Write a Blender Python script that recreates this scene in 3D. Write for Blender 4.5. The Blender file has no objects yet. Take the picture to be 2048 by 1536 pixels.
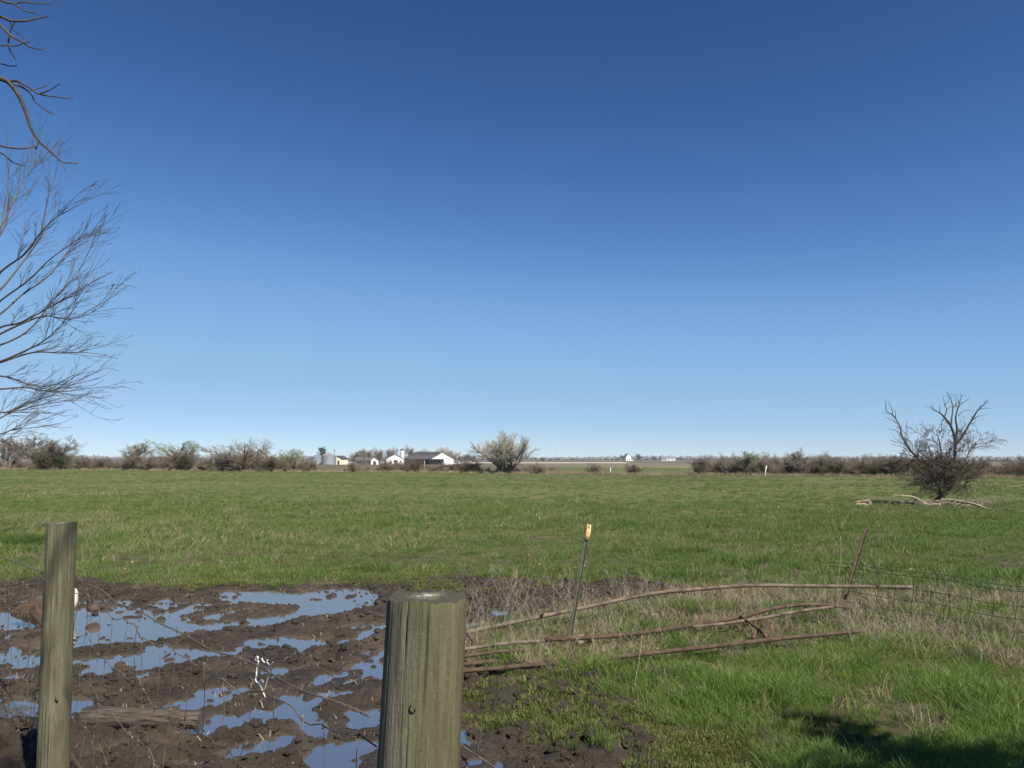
import bpy, bmesh, math, random
import numpy as np
from mathutils import Vector, Matrix, Euler

R = math.radians
scene = bpy.context.scene
col = scene.collection

# ------------------------------------------------------------------ camera
CAM_H = 1.6
PITCH = R(5.86)
FPX = 1462.0                      # focal length in pixels of the 2048 wide photograph
cam_d = bpy.data.cameras.new('camera')
cam_d.sensor_fit = 'HORIZONTAL'
cam_d.sensor_width = 36.0
cam_d.lens = 36.0 * FPX / 2048.0
cam_d.clip_start = 0.05
cam_d.clip_end = 12000
cam = bpy.data.objects.new('camera', cam_d)
col.objects.link(cam)
cam.location = (0, 0, CAM_H)
cam.rotation_euler = (R(90) + PITCH, 0, 0)
scene.camera = cam

# ------------------------------------------------------------------ sky and sun
SUN_EL, SUN_AZ = R(46), R(145)    # azimuth clockwise from the view direction (+Y)
world = bpy.data.worlds.new('World')
scene.world = world
world.use_nodes = True
wn = world.node_tree
wn.nodes.clear()
sky = wn.nodes.new('ShaderNodeTexSky')
sky.sky_type = 'NISHITA'
sky.sun_disc = False
sky.sun_elevation = SUN_EL
sky.sun_rotation = SUN_AZ
sky.altitude = 300
sky.air_density = 0.6
sky.dust_density = 0.0
sky.ozone_density = 4.0
bg = wn.nodes.new('ShaderNodeBackground')
bg.inputs['Strength'].default_value = 0.0535
# film-like response of the clear sky: one curve per channel, the same in every direction
pre = wn.nodes.new('ShaderNodeVectorMath'); pre.operation = 'SCALE'; pre.inputs['Scale'].default_value = 0.10
cur = wn.nodes.new('ShaderNodeRGBCurve')
post = wn.nodes.new('ShaderNodeVectorMath'); post.operation = 'SCALE'; post.inputs['Scale'].default_value = 10.0
for ch, pts in ((0, [(.048, .031), (.087, .084), (.162, .216), (.46, .42), (1, .80)]),
                (1, [(.093, .089), (.16, .212), (.287, .418), (.65, .61), (1, .86)]),
                (2, [(.198, .25), (.323, .49), (.52, .73), (.77, .79), (1, .94)])):
    cv = cur.mapping.curves[ch]
    cv.points[0].location = (0, 0); cv.points[1].location = pts[-1]
    for p in pts[:-1]: cv.points.new(*p)
cur.mapping.extend = 'EXTRAPOLATED'
cur.mapping.update()
wn.links.new(sky.outputs[0], pre.inputs[0])
wn.links.new(pre.outputs[0], cur.inputs['Color'])
wn.links.new(cur.outputs[0], post.inputs[0])
wo = wn.nodes.new('ShaderNodeOutputWorld')
wn.links.new(post.outputs[0], bg.inputs['Color'])
wn.links.new(bg.outputs[0], wo.inputs['Surface'])

sun_d = bpy.data.lights.new('sun', 'SUN')
sun_d.energy = 4.8
sun_d.angle = R(0.5)
sun_d.color = (1.0, 0.95, 0.86)
sun = bpy.data.objects.new('sun', sun_d)
col.objects.link(sun)
to_sun = Vector((math.sin(SUN_AZ) * math.cos(SUN_EL), math.cos(SUN_AZ) * math.cos(SUN_EL), math.sin(SUN_EL)))
sun.rotation_euler = to_sun.to_track_quat('Z', 'Y').to_euler()

scene.view_settings.view_transform = 'Standard'
scene.view_settings.look = 'None'
scene.view_settings.gamma = 1.0
scene.view_settings.exposure = 0.9
scene.view_settings.use_curve_mapping = False

# ------------------------------------------------------------------ helpers
CP, SP = math.cos(PITCH), math.sin(PITCH)

def at(px, py, Y):
    """world point at distance Y in front of the camera for a photograph pixel"""
    u = (px - 1024.0) / FPX
    v = (768.0 - py) / FPX
    dy = CP - v * SP
    k = Y / dy
    return Vector((u * k, Y, CAM_H + (SP + v * CP) * k))

def gr(px, py, z=0.0):
    """point on the level z for a photograph pixel"""
    u = (px - 1024.0) / FPX
    v = (768.0 - py) / FPX
    k = (z - CAM_H) / (SP + v * CP)
    return Vector((u * k, (CP - v * SP) * k, z))

def proj(X, Y, Z=0.0):
    dep = Y * CP + (Z - CAM_H) * SP
    dep = np.where(np.abs(dep) < 1e-3, 1e-3, dep)
    px = 1024.0 + FPX * X / dep
    py = 768.0 - FPX * (-Y * SP + (Z - CAM_H) * CP) / dep
    return np.where(dep > 0.2, px, -9999), np.where(dep > 0.2, py, 99999)

_tab = np.random.RandomState(7).rand(512, 512)
def vnoise(x, y, seed=0):
    x = np.asarray(x, float) + seed * 37.31
    y = np.asarray(y, float) + seed * 91.77
    xi = np.floor(x); yi = np.floor(y)
    fx = x - xi; fy = y - yi
    fx = fx * fx * (3 - 2 * fx); fy = fy * fy * (3 - 2 * fy)
    a = xi.astype(int) & 511; b = yi.astype(int) & 511
    a1 = (a + 1) & 511; b1 = (b + 1) & 511
    return (_tab[a, b] * (1 - fx) * (1 - fy) + _tab[a1, b] * fx * (1 - fy)
            + _tab[a, b1] * (1 - fx) * fy + _tab[a1, b1] * fx * fy)

def fbm(x, y, o=4, seed=0):
    s = 0; a = 0.5; t = 0
    for i in range(o):
        s = s + a * vnoise(x * 2 ** i, y * 2 ** i, seed + i); t += a; a *= 0.5
    return s / t

_j = np.random.RandomState(11).rand(512, 512, 2)
def worley(x, y, seed=0):
    x = np.asarray(x, float) + seed * 13.7; y = np.asarray(y, float) + seed * 7.9
    xi = np.floor(x).astype(int); yi = np.floor(y).astype(int)
    d = np.full(x.shape, 9.0)
    for i in (-1, 0, 1):
        for j in (-1, 0, 1):
            c = _j[(xi + i) & 511, (yi + j) & 511]
            dd = (xi + i + c[..., 0] - x) ** 2 + (yi + j + c[..., 1] - y) ** 2
            d = np.minimum(d, dd)
    return np.sqrt(d)

def inpoly(px, py, poly):
    px = np.asarray(px, float); py = np.asarray(py, float)
    r = np.zeros(px.shape, bool)
    n = len(poly)
    for i in range(n):
        x0, y0 = poly[i]; x1, y1 = poly[(i + 1) % n]
        if y0 == y1: continue
        c = (y0 > py) != (y1 > py)
        r ^= c & (px < (x1 - x0) * (py - y0) / (y1 - y0) + x0)
    return r

def sstep(a, b, x):
    t = np.clip((np.asarray(x, float) - a) / (b - a), 0, 1)
    return t * t * (3 - 2 * t)

def edge_s(x, y):
    """signed distance-like value past the far edge of the pasture"""
    return y + 0.44 * x - 81.0

def terrain(x, y):
    s = edge_s(np.asarray(x, float), np.asarray(y, float))
    return -1.4 * sstep(0, 210, s)

def tz(x, y):
    return float(terrain(x, y))

def link(o, parent=None):
    col.objects.link(o)
    if parent: o.parent = parent
    return o

def tag(o, label=None, cat=None, group=None, kind=None):
    if label: o['label'] = label
    if cat: o['category'] = cat
    if group: o['group'] = group
    if kind: o['kind'] = kind
    return o

def empty(name, loc=(0, 0, 0), rz=0.0):
    o = bpy.data.objects.new(name, None)
    o.empty_display_size = 0.2
    o.location = loc
    o.rotation_euler = (0, 0, rz)
    return link(o)

def mesh_np(name, verts, faces, mat=None, smooth=False):
    """faces: list of arrays (n,k)"""
    me = bpy.data.meshes.new(name)
    verts = np.asarray(verts, np.float32)
    me.vertices.add(len(verts))
    me.vertices.foreach_set('co', verts.ravel())
    idx = np.concatenate([np.asarray(f, np.int32).ravel() for f in faces])
    tot = np.concatenate([np.full(len(f), np.asarray(f).shape[1], np.int32) for f in faces])
    st = np.concatenate([[0], np.cumsum(tot)[:-1]]).astype(np.int32)
    me.loops.add(len(idx)); me.loops.foreach_set('vertex_index', idx)
    me.polygons.add(len(tot)); me.polygons.foreach_set('loop_start', st); me.polygons.foreach_set('loop_total', tot)
    if smooth: me.polygons.foreach_set('use_smooth', np.ones(len(tot), bool))
    me.update(calc_edges=True)
    if mat: me.materials.append(mat)
    return me

def obj(name, me, parent=None, loc=None):
    o = bpy.data.objects.new(name, me)
    if loc is not None: o.location = loc
    return link(o, parent)

class MB:
    """collects shapes into one mesh"""
    def __init__(s): s.v = []; s.f = []
    def add(s, v, f):
        n = len(s.v); s.v += [tuple(p) for p in v]; s.f += [tuple(i + n for i in q) for q in f]; return s
    def box(s, c, d, M=None):
        x, y, z = d[0] / 2, d[1] / 2, d[2] / 2
        v = [Vector((a * x, b * y, e * z)) for a in (-1, 1) for b in (-1, 1) for e in (-1, 1)]
        if M is not None: v = [M @ p for p in v]
        v = [p + Vector(c) for p in v]
        return s.add(v, [(0, 1, 3, 2), (4, 6, 7, 5), (0, 4, 5, 1), (2, 3, 7, 6), (0, 2, 6, 4), (1, 5, 7, 3)])
    def prism(s, poly, y0, y1):
        """polygon in xz extruded along y"""
        n = len(poly)
        v = [(p[0], y0, p[1]) for p in poly] + [(p[0], y1, p[1]) for p in poly]
        f = [tuple(range(n)), tuple(range(2 * n - 1, n - 1, -1))]
        f += [(i, i + n, (i + 1) % n + n, (i + 1) % n) for i in range(n)]
        return s.add(v, f)
    def tube(s, pts, rad, sides=8, cap=True):
        pts = [Vector(p) for p in pts]
        n = len(pts)
        if not hasattr(rad, '__len__'): rad = [rad] * n
        t = (pts[1] - pts[0]).normalized()
        a = t.orthogonal().normalized()
        v = []; f = []
        for i in range(n):
            if i == 0: t2 = pts[1] - pts[0]
            elif i == n - 1: t2 = pts[-1] - pts[-2]
            else: t2 = (pts[i + 1] - pts[i]).normalized() + (pts[i] - pts[i - 1]).normalized()
            t2.normalize()
            a = (a - t2 * a.dot(t2)).normalized()
            b = t2.cross(a)
            for k in range(sides):
                w = 2 * math.pi * k / sides
                v.append(pts[i] + (a * math.cos(w) + b * math.sin(w)) * rad[i])
        for i in range(n - 1):
            for k in range(sides):
                k2 = (k + 1) % sides
                f.append((i * sides + k, i * sides + k2, (i + 1) * sides + k2, (i + 1) * sides + k))
        if cap:
            f.append(tuple(range(sides - 1, -1, -1))); f.append(tuple((n - 1) * sides + k for k in range(sides)))
        return s.add(v, f)
    def mesh(s, name, mat=None, smooth=False):
        me = bpy.data.meshes.new(name)
        me.from_pydata(s.v, [], s.f)
        if smooth:
            for p in me.polygons: p.use_smooth = True
        if mat: me.materials.append(mat)
        me.update()
        return me
    def build(s, name, mat, parent=None, smooth=False, loc=None):
        return obj(name, s.mesh(name, mat, smooth), parent, loc)

def smooth_line(pts, n=6):
    """Catmull-Rom through points"""
    P = [Vector(p) for p in pts]
    P = [P[0] * 2 - P[1]] + P + [P[-1] * 2 - P[-2]]
    out = []
    for i in range(1, len(P) - 2):
        for k in range(n):
            t = k / n
            a, b, c, d = P[i - 1], P[i], P[i + 1], P[i + 2]
            out.append(0.5 * ((2 * b) + (c - a) * t + (2 * a - 5 * b + 4 * c - d) * t * t + (3 * b - a - 3 * c + d) * t ** 3))
    out.append(P[-2])
    return out

# ------------------------------------------------------------------ materials
def newmat(name):
    m = bpy.data.materials.new(name)
    m.use_nodes = True
    nt = m.node_tree
    return m, nt, nt.nodes['Principled BSDF']

def N(nt, typ, **kw):
    n = nt.nodes.new(typ)
    for k, v in kw.items():
        if k in n.inputs: n.inputs[k].default_value = v
        else: setattr(n, k, v)
    return n

def ramp(nt, fac, stops, interp='LINEAR'):
    r = nt.nodes.new('ShaderNodeValToRGB')
    cr = r.color_ramp
    cr.interpolation = interp
    while len(cr.elements) < len(stops): cr.elements.new(0.5)
    for e, (p, c) in zip(cr.elements, stops):
        e.position = p
        e.color = (*c, 1) if len(c) == 3 else c
    nt.links.new(fac, r.inputs[0])
    return r.outputs[0]

def noise(nt, vec, scale, detail=4, rough=0.55):
    n = N(nt, 'ShaderNodeTexNoise')
    n.inputs['Scale'].default_value = scale
    n.inputs['Detail'].default_value = detail
    n.inputs['Roughness'].default_value = rough
    nt.links.new(vec, n.inputs['Vector'])
    return n.outputs['Fac']

def mix(nt, fac, a, b, mode='MIX'):
    m = nt.nodes.new('ShaderNodeMix')
    m.data_type = 'RGBA'
    m.blend_type = mode
    for s, v in ((m.inputs[0], fac), (m.inputs[6], a), (m.inputs[7], b)):
        if hasattr(v, 'links'): nt.links.new(v, s)
        elif isinstance(v, (int, float)): s.default_value = v
        else: s.default_value = (*v, 1)
    return m.outputs[2]

def math_n(nt, op, a, b=0.5, clamp=False):
    m = nt.nodes.new('ShaderNodeMath'); m.operation = op; m.use_clamp = clamp
    for s, v in zip(m.inputs, (a, b)):
        if hasattr(v, 'links'): nt.links.new(v, s)
        else: s.default_value = v
    return m.outputs[0]

def wpos(nt):
    return N(nt, 'ShaderNodeNewGeometry').outputs['Position']

def opos(nt, scale=(1, 1, 1)):
    tc = N(nt, 'ShaderNodeTexCoord')
    mp = N(nt, 'ShaderNodeMapping')
    mp.inputs['Scale'].default_value = scale
    nt.links.new(tc.outputs['Object'], mp.inputs[0])
    return mp.outputs[0]

def bump(nt, bsdf, h, strength=0.5, dist=0.02):
    b = N(nt, 'ShaderNodeBump')
    b.inputs['Strength'].default_value = strength
    b.inputs['Distance'].default_value = dist
    nt.links.new(h, b.inputs['Height'])
    nt.links.new(b.outputs[0], bsdf.inputs['Normal'])

def mat_simple(name, c1, c2, scale=8, rough=0.8, bmp=0.3, bdist=0.01, metallic=0.0, stretch=(1, 1, 1), spec=0.3):
    m, nt, b = newmat(name)
    v = opos(nt, stretch)
    f = noise(nt, v, scale, 5, 0.6)
    nt.links.new(ramp(nt, f, [(0.3, c1), (0.7, c2)]), b.inputs['Base Color'])
    b.inputs['Roughness'].default_value = rough
    b.inputs['Metallic'].default_value = metallic
    b.inputs['Specular IOR Level'].default_value = spec
    if bmp: bump(nt, b, f, bmp, bdist)
    return m

def mat_blade(name, c1, c2, c3, patch=0.5, rough=0.55, trans=0.35, wr=0.42, wn=0.75):
    """leaf blade: per-tuft and per-patch colour, light passing through"""
    m, nt, b = newmat(name)
    oi = N(nt, 'ShaderNodeObjectInfo')
    f = noise(nt, wpos(nt), patch, 3, 0.6)
    t = math_n(nt, 'ADD', math_n(nt, 'MULTIPLY', oi.outputs['Random'], wr), math_n(nt, 'MULTIPLY', f, wn))
    c = ramp(nt, t, [(0.2, c1), (0.55, c2), (0.92, c3)])
    nt.links.new(c, b.inputs['Base Color'])
    b.inputs['Roughness'].default_value = rough
    b.inputs['Specular IOR Level'].default_value = 0.25
    tr = N(nt, 'ShaderNodeBsdfTranslucent')
    nt.links.new(c, tr.inputs['Color'])
    ms = N(nt, 'ShaderNodeMixShader')
    ms.inputs[0].default_value = trans
    out = nt.nodes['Material Output']
    nt.links.new(b.outputs[0], ms.inputs[1]); nt.links.new(tr.outputs[0], ms.inputs[2])
    nt.links.new(ms.outputs[0], out.inputs['Surface'])
    return m

M = {}
# pasture soil and turf (the sheet under the grass blades)
m, nt, b = newmat('pasture_turf')
P = wpos(nt)
n1 = noise(nt, P, 0.35, 5, 0.6); n2 = noise(nt, P, 2.2, 5, 0.65); n3 = noise(nt, P, 0.05, 3, 0.5)
c = ramp(nt, n2, [(0.3, (0.052, 0.070, 0.019)), (0.52, (0.080, 0.098, 0.031)), (0.72, (0.120, 0.120, 0.052))])
c2 = ramp(nt, n1, [(0.35, (0.070, 0.090, 0.028)), (0.7, (0.120, 0.120, 0.054))])
c = mix(nt, 0.5, c, c2)
c = mix(nt, ramp(nt, n3, [(0.4, (0, 0, 0)), (0.7, (0.5, 0.5, 0.5))]), c, (0.125, 0.125, 0.058))
sep = N(nt, 'ShaderNodeSeparateXYZ'); nt.links.new(P, sep.inputs[0])
yy = math_n(nt, 'ADD', sep.outputs[1], math_n(nt, 'MULTIPLY', n1, 6.0))
soil = ramp(nt, n2, [(0.35, (0.030, 0.026, 0.014)), (0.65, (0.075, 0.066, 0.036))])
c = mix(nt, math_n(nt, 'DIVIDE', math_n(nt, 'SUBTRACT', yy, 10.0), 22.0, True), soil, c)
nt.links.new(c, b.inputs['Base Color'])
b.inputs['Roughness'].default_value = 0.9; b.inputs['Specular IOR Level'].default_value = 0.1
bump(nt, b, n2, 0.8, 0.08)
M['turf'] = m
# wet mud
m, nt, b = newmat('wet_mud')
P = wpos(nt)
n1 = noise(nt, P, 3.0, 5, 0.6); n2 = noise(nt, P, 38.0, 6, 0.7); n3 = noise(nt, P, 0.8, 3, 0.5)
c = ramp(nt, n1, [(0.3, (0.024, 0.0170, 0.0115)), (0.52, (0.043, 0.031, 0.0215)), (0.72, (0.078, 0.058, 0.041))])
c = mix(nt, ramp(nt, n2, [(0.55, (0, 0, 0)), (0.8, (0.75, 0.75, 0.75))]), c, (0.120, 0.096, 0.070))
nt.links.new(c, b.inputs['Base Color'])
nt.links.new(ramp(nt, n3, [(0.35, (0.32,) * 3), (0.62, (0.85,) * 3)]), b.inputs['Roughness'])
b.inputs['Specular IOR Level'].default_value = 0.35
bump(nt, b, n2, 1.0, 0.035)
M['mud'] = m
# puddle water: still, muddy below, mirror of the sky at low angles
m, nt, b = newmat('puddle_water')
nt.nodes.remove(b)
gl = N(nt, 'ShaderNodeBsdfGlossy'); gl.inputs['Roughness'].default_value = 0.02; gl.inputs['Color'].default_value = (1, .95, .87, 1)
tr = N(nt, 'ShaderNodeBsdfTransparent'); tr.inputs['Color'].default_value = (0.42, 0.34, 0.26, 1)
fr = N(nt, 'ShaderNodeFresnel'); fr.inputs['IOR'].default_value = 8.5
ms = N(nt, 'ShaderNodeMixShader')
n1 = noise(nt, wpos(nt), 7.0, 2, 0.5)
bp = N(nt, 'ShaderNodeBump'); bp.inputs['Strength'].default_value = 0.06; bp.inputs['Distance'].default_value = 0.01
nt.links.new(n1, bp.inputs['Height']); nt.links.new(bp.outputs[0], gl.inputs['Normal']); nt.links.new(bp.outputs[0], fr.inputs['Normal'])
silt = N(nt, 'ShaderNodeBsdfDiffuse'); silt.inputs['Color'].default_value = (0.21, 0.18, 0.15, 1)
m2 = N(nt, 'ShaderNodeMixShader'); m2.inputs[0].default_value = 0.42
nt.links.new(tr.outputs[0], m2.inputs[1]); nt.links.new(silt.outputs[0], m2.inputs[2])
nt.links.new(fr.outputs[0], ms.inputs[0]); nt.links.new(m2.outputs[0], ms.inputs[1]); nt.links.new(gl.outputs[0], ms.inputs[2])
nt.links.new(ms.outputs[0], nt.nodes['Material Output'].inputs['Surface'])
M['water'] = m
M['far_soil'] = mat_simple('far_soil', (0.060, 0.055, 0.030), (0.115, 0.090, 0.052), 0.02, 0.95, 0)
M['green_field'] = mat_simple('green_field', (0.062, 0.075, 0.018), (0.090, 0.098, 0.028), 0.05, 0.95, 0, stretch=(1, 0.3, 1))
M['brown_field'] = mat_simple('brown_field', (0.095, 0.085, 0.050), (0.150, 0.125, 0.080), 0.03, 0.95, 0)
M['tan_field'] = mat_simple('tan_field', (0.40, 0.32, 0.22), (0.50, 0.42, 0.30), 0.02, 0.95, 0)
M['yellow_field'] = mat_simple('yellow_field', (0.10, 0.12, 0.02), (0.36, 0.30, 0.02), 0.5, 0.95, 0)
M['bark'] = mat_simple('bark', (0.052, 0.042, 0.032), (0.118, 0.097, 0.076), 14, 0.9, 0.5, 0.01, stretch=(1, 1, 0.3))
M['bark_dark'] = mat_simple('bark_dark', (0.032, 0.027, 0.022), (0.085, 0.072, 0.058), 30, 0.9, 0.4, 0.004)
M['bark_pale'] = mat_simple('bark_pale', (0.22, 0.18, 0.12), (0.36, 0.31, 0.22), 10, 0.9, 0.4, 0.01)
M['twig_red'] = mat_simple('twig_red', (0.115, 0.088, 0.066), (0.180, 0.142, 0.108), 3, 0.9, 0)
M['twig_brown'] = mat_simple('twig_brown', (0.155, 0.125, 0.09), (0.235, 0.195, 0.145), 3, 0.9, 0)
M['twig_grey'] = mat_simple('twig_grey', (0.18, 0.155, 0.12), (0.27, 0.24, 0.19), 3, 0.9, 0)
M['twig_pale'] = mat_simple('twig_pale', (0.33, 0.31, 0.245), (0.45, 0.425, 0.345), 3, 0.9, 0)
M['twig_green'] = mat_simple('twig_green', (0.12, 0.14, 0.06), (0.22, 0.235, 0.125), 3, 0.9, 0)
M['evergreen'] = mat_simple('evergreen', (0.02, 0.032, 0.014), (0.045, 0.065, 0.028), 3, 0.8, 0)
M['far_wood'] = mat_simple('far_wood', (0.10, 0.095, 0.10), (0.15, 0.14, 0.14), 0.02, 0.95, 0)

# ------------------------------------------------------------------ region maps (outlines lie on the ground)
MUD = [(-600, 1180), (0, 1172), (60, 1160), (120, 1152), (200, 1166), (300, 1180), (450, 1172), (600, 1176), (750, 1166), (850, 1166),
       (930, 1156), (1060, 1160), (1250, 1162), (1330, 1172), (1420, 1185), (1470, 1198), (1330, 1206), (1150, 1222), (1010, 1258), (925, 1280),
       (925, 1335), (1050, 1340), (1150, 1352), (1270, 1350), (1250, 1400), (1240, 1450), (1310, 1480), (1290, 1536), (1290, 2400), (-600, 2400)]
PUDDLES = [
    [(-200, 1226), (0, 1228), (85, 1226), (160, 1218), (215, 1213), (262, 1222), (330, 1232), (400, 1250), (470, 1240), (488, 1242), (470, 1252), (410, 1268), (330, 1275), (280, 1284), (200, 1290), (150, 1297), (80, 1310), (0, 1313), (-200, 1320)],
    [(-200, 1312), (0, 1306), (75, 1312), (70, 1330), (35, 1337), (0, 1332), (-200, 1340)],
    [(225, 1206), (240, 1198), (262, 1204), (255, 1214)], [(296, 1208), (330, 1196), (352, 1205), (330, 1218), (305, 1216)], [(325, 1228), (372, 1206), (408, 1210), (388, 1226), (350, 1234)], [(395, 1234), (440, 1222), (470, 1226), (430, 1240)], [(268, 1216), (290, 1212), (300, 1222), (280, 1226)],
    [(365, 1192), (388, 1182), (402, 1188), (395, 1198)],
    [(436, 1202), (455, 1180), (520, 1181), (590, 1188), (640, 1180), (690, 1177), (735, 1180), (757, 1191), (735, 1213), (700, 1221), (690, 1231), (640, 1233), (600, 1237), (545, 1253), (498, 1252), (508, 1240), (560, 1230), (600, 1222), (612, 1215), (590, 1208), (545, 1209), (480, 1204), (450, 1207)],
    [(580, 1301), (620, 1287), (690, 1270), (778, 1256), (778, 1265), (690, 1281), (640, 1289), (600, 1302)],
    [(497, 1292), (518, 1284), (529, 1293), (506, 1298)],
    [(711, 1305), (770, 1290), (790, 1318), (745, 1314), (720, 1312)],
    [(683, 1337), (720, 1316), (755, 1329), (752, 1342), (710, 1344), (688, 1342)],
    [(628, 1350), (645, 1344), (662, 1361), (650, 1369), (630, 1361)],
    [(673, 1347), (703, 1350), (692, 1364), (675, 1363)],
    [(740, 1345), (780, 1350), (780, 1365), (755, 1358)],
    [(330, 1407), (400, 1393), (437, 1383), (452, 1391), (440, 1407), (400, 1416), (370, 1421), (335, 1414)],
    [(505, 1421), (530, 1407), (560, 1404), (590, 1397), (613, 1384), (618, 1420), (607, 1440), (560, 1434), (520, 1444), (498, 1437)],
    [(390, 1452), (450, 1428), (463, 1450), (452, 1472), (395, 1466)],
    [(445, 1497), (500, 1473), (530, 1461), (572, 1478), (555, 1486), (520, 1502), (485, 1513), (453, 1508)],
    [(585, 1444), (622, 1438), (645, 1463), (668, 1475), (640, 1482), (618, 1462)],
    [(692, 1424), (730, 1428), (800, 1432), (800, 1452), (730, 1457), (703, 1442)],
    [(615, 1510), (680, 1489), (760, 1483), (760, 1495), (690, 1512), (672, 1545), (625, 1550)],
    [(910, 1466), (950, 1461), (962, 1475), (930, 1484), (905, 1484)],
    [(945, 1526), (1000, 1519), (1005, 1545), (950, 1545)],
    [(933, 1252), (958, 1247), (955, 1257), (935, 1262)],
    [(985, 1222), (1010, 1218), (1012, 1228), (990, 1229)],
    [(160, 1340), (205, 1332), (192, 1352), (162, 1356)],
    [(265, 1334), (330, 1321), (392, 1316), (388, 1325), (330, 1331), (272, 1340)],
    [(210, 1490), (240, 1486), (262, 1500), (225, 1502)],
    [(135, 1425), (160, 1428), (155, 1450), (140, 1448)],
    [(285, 1515), (305, 1512), (308, 1522), (288, 1525)], [(360, 1520), (392, 1516), (398, 1536), (365, 1540)],
    [(-150, 1345), (20, 1352), (40, 1368), (0, 1372), (-150, 1365)],
]
MOSS = [[(900, 1385), (960, 1368), (1010, 1360), (1120, 1360), (1240, 1370), (1330, 1420), (1380, 1490), (1380, 1540), (1300, 1530), (1180, 1500), (1060, 1490), (980, 1460), (900, 1445)],
        [(1230, 1500), (1290, 1475), (1400, 1475), (1520, 1490), (1600, 1536), (1600, 1700), (1250, 1700)]]
TALL = [(1130, 1345), (1300, 1312), (1500, 1302), (1700, 1292), (1900, 1300), (2048, 1330), (2600, 1400), (2600, 2400), (1600, 2400), (1560, 1540), (1500, 1500), (1380, 1470), (1290, 1430), (1240, 1410)]
DRY = [(905, 1278), (1010, 1250), (1150, 1215), (1330, 1180), (1500, 1172), (1700, 1175), (1900, 1185), (2600, 1215), (2600, 1420), (2048, 1350), (1900, 1318), (1700, 1305), (1500, 1312), (1300, 1325), (1150, 1350), (1050, 1345), (905, 1345)]

# ------------------------------------------------------------------ ground: one sheet to the horizon, fine where the mud is
STEP = 0.018
fx = np.arange(-7.8, 3.6, STEP); fy = np.arange(3.1, 11.2, STEP)
def grow_out(start, sgn, end, step, g=1.09):
    out = []; p = start
    while abs(p - start) < abs(end - start):
        step *= g; p += sgn * step; out.append(p)
    return np.array(out)
xs = np.concatenate([grow_out(fx[0], -1, -5200, STEP)[::-1], fx, grow_out(fx[-1], 1, 5200, STEP)])
ys = np.concatenate([grow_out(fy[0], -1, -900, STEP)[::-1], fy, grow_out(fy[-1], 1, 9000, STEP)])
XG, YG = np.meshgrid(xs, ys)                      # rows = y
PX, PY = proj(XG, YG)
near = (YG > 1.5) & (YG < 14) & (np.abs(XG) < 14)
wx = (vnoise(XG * 2.2, YG * 2.2, 3) - .5) * 0.5 + (vnoise(XG * 7, YG * 7, 4) - .5) * 0.22
wy = (vnoise(XG * 2.2, YG * 2.2, 5) - .5) * 0.5 + (vnoise(XG * 7, YG * 7, 6) - .5) * 0.22
PWX, PWY = proj(XG + wx * 0.8, YG + wy * 0.8)
mudmask = np.zeros(XG.shape, bool)
mudmask[near] = inpoly(PWX[near], PWY[near], MUD)
ix0 = np.searchsorted(xs, fx[0]); iy0 = np.searchsorted(ys, fy[0])
sl = (slice(iy0, iy0 + len(fy)), slice(ix0, ix0 + len(fx)))
def blur(a, k):
    for ax in (0, 1):
        c = np.cumsum(np.pad(a, [(k + 1, k) if i == ax else (0, 0) for i in (0, 1)], mode='edge'), axis=ax)
        n = a.shape[ax]
        hi = np.take(c, np.arange(2 * k + 1, n + 2 * k + 1), axis=ax); lo = np.take(c, np.arange(0, n), axis=ax)
        a = (hi - lo) / (2 * k + 1)
    return a
PWX2, PWY2 = proj(XG[sl] + wx[sl] * 0.30 + (vnoise(XG[sl] * 16, YG[sl] * 16, 8) - .5) * 0.07,
                  YG[sl] + wy[sl] * 0.30 + (vnoise(XG[sl] * 16, YG[sl] * 16, 9) - .5) * 0.07)
pud = np.zeros(XG[sl].shape)
for p in PUDDLES:
    pud = np.maximum(pud, inpoly(PWX2, PWY2, p).astype(float))
ax_, ay_ = .93, .37
su = XG[sl] * ax_ + YG[sl] * ay_; sv = -XG[sl] * ay_ + YG[sl] * ax_
strk = fbm(su * 1.1, sv * 4.2, 4, 66)
zone = inpoly(PWX2, PWY2, [(-300, 1205), (420, 1185), (760, 1180), (790, 1300), (790, 1500), (400, 1545), (150, 1420), (-300, 1380)])
pud = np.maximum(pud, ((strk > .668) & zone).astype(float))
pn = np.clip(blur(pud, 3) * 3.2, 0, 1); pf = np.clip(blur(pud, 2) * 2.2, 0, 1)
wn_ = 1 - sstep(5.6, 7.0, YG[sl])
pud = np.clip(blur(pn * wn_ + pf * (1 - wn_), 1), 0, 1)
mm = blur(blur(mudmask[sl].astype(float), 5), 5)
ex = np.minimum(sstep(fx[0], fx[0] + .5, XG[sl]), sstep(fx[-1], fx[-1] - .5, XG[sl])) * np.minimum(sstep(fy[0], fy[0] + .3, YG[sl]), sstep(fy[-1], fy[-1] - .3, YG[sl]))
xw, yw = XG[sl] + wx[sl] * .1, YG[sl] + wy[sl] * .1
amp = 0.35 + 0.9 * sstep(.35, .65, vnoise(xw * .9, yw * .9, 21))
wide = np.clip(blur(blur(pud, 6), 6) * 1.6, 0, 1)
cl1 = np.clip(0.60 - worley(xw / .15, yw / .13, 1), 0, 1) ** 0.6 * .062
cl2 = np.clip(0.62 - worley(xw / .07, yw / .065, 2), 0, 1) ** .7 * .052
cl3 = np.clip(0.6 - worley(xw / .042, yw / .042, 3), 0, 1) ** .7 * .026
pits = -np.clip(0.45 - worley(xw / .30, yw / .26, 5), 0, 1) * .06
lumps = (fbm(xw * 1.3, yw * 1.3, 3, 31) - .45) * .03
fine = (fbm(xw * 22, yw * 22, 3, 41) - .5) * .014
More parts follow.
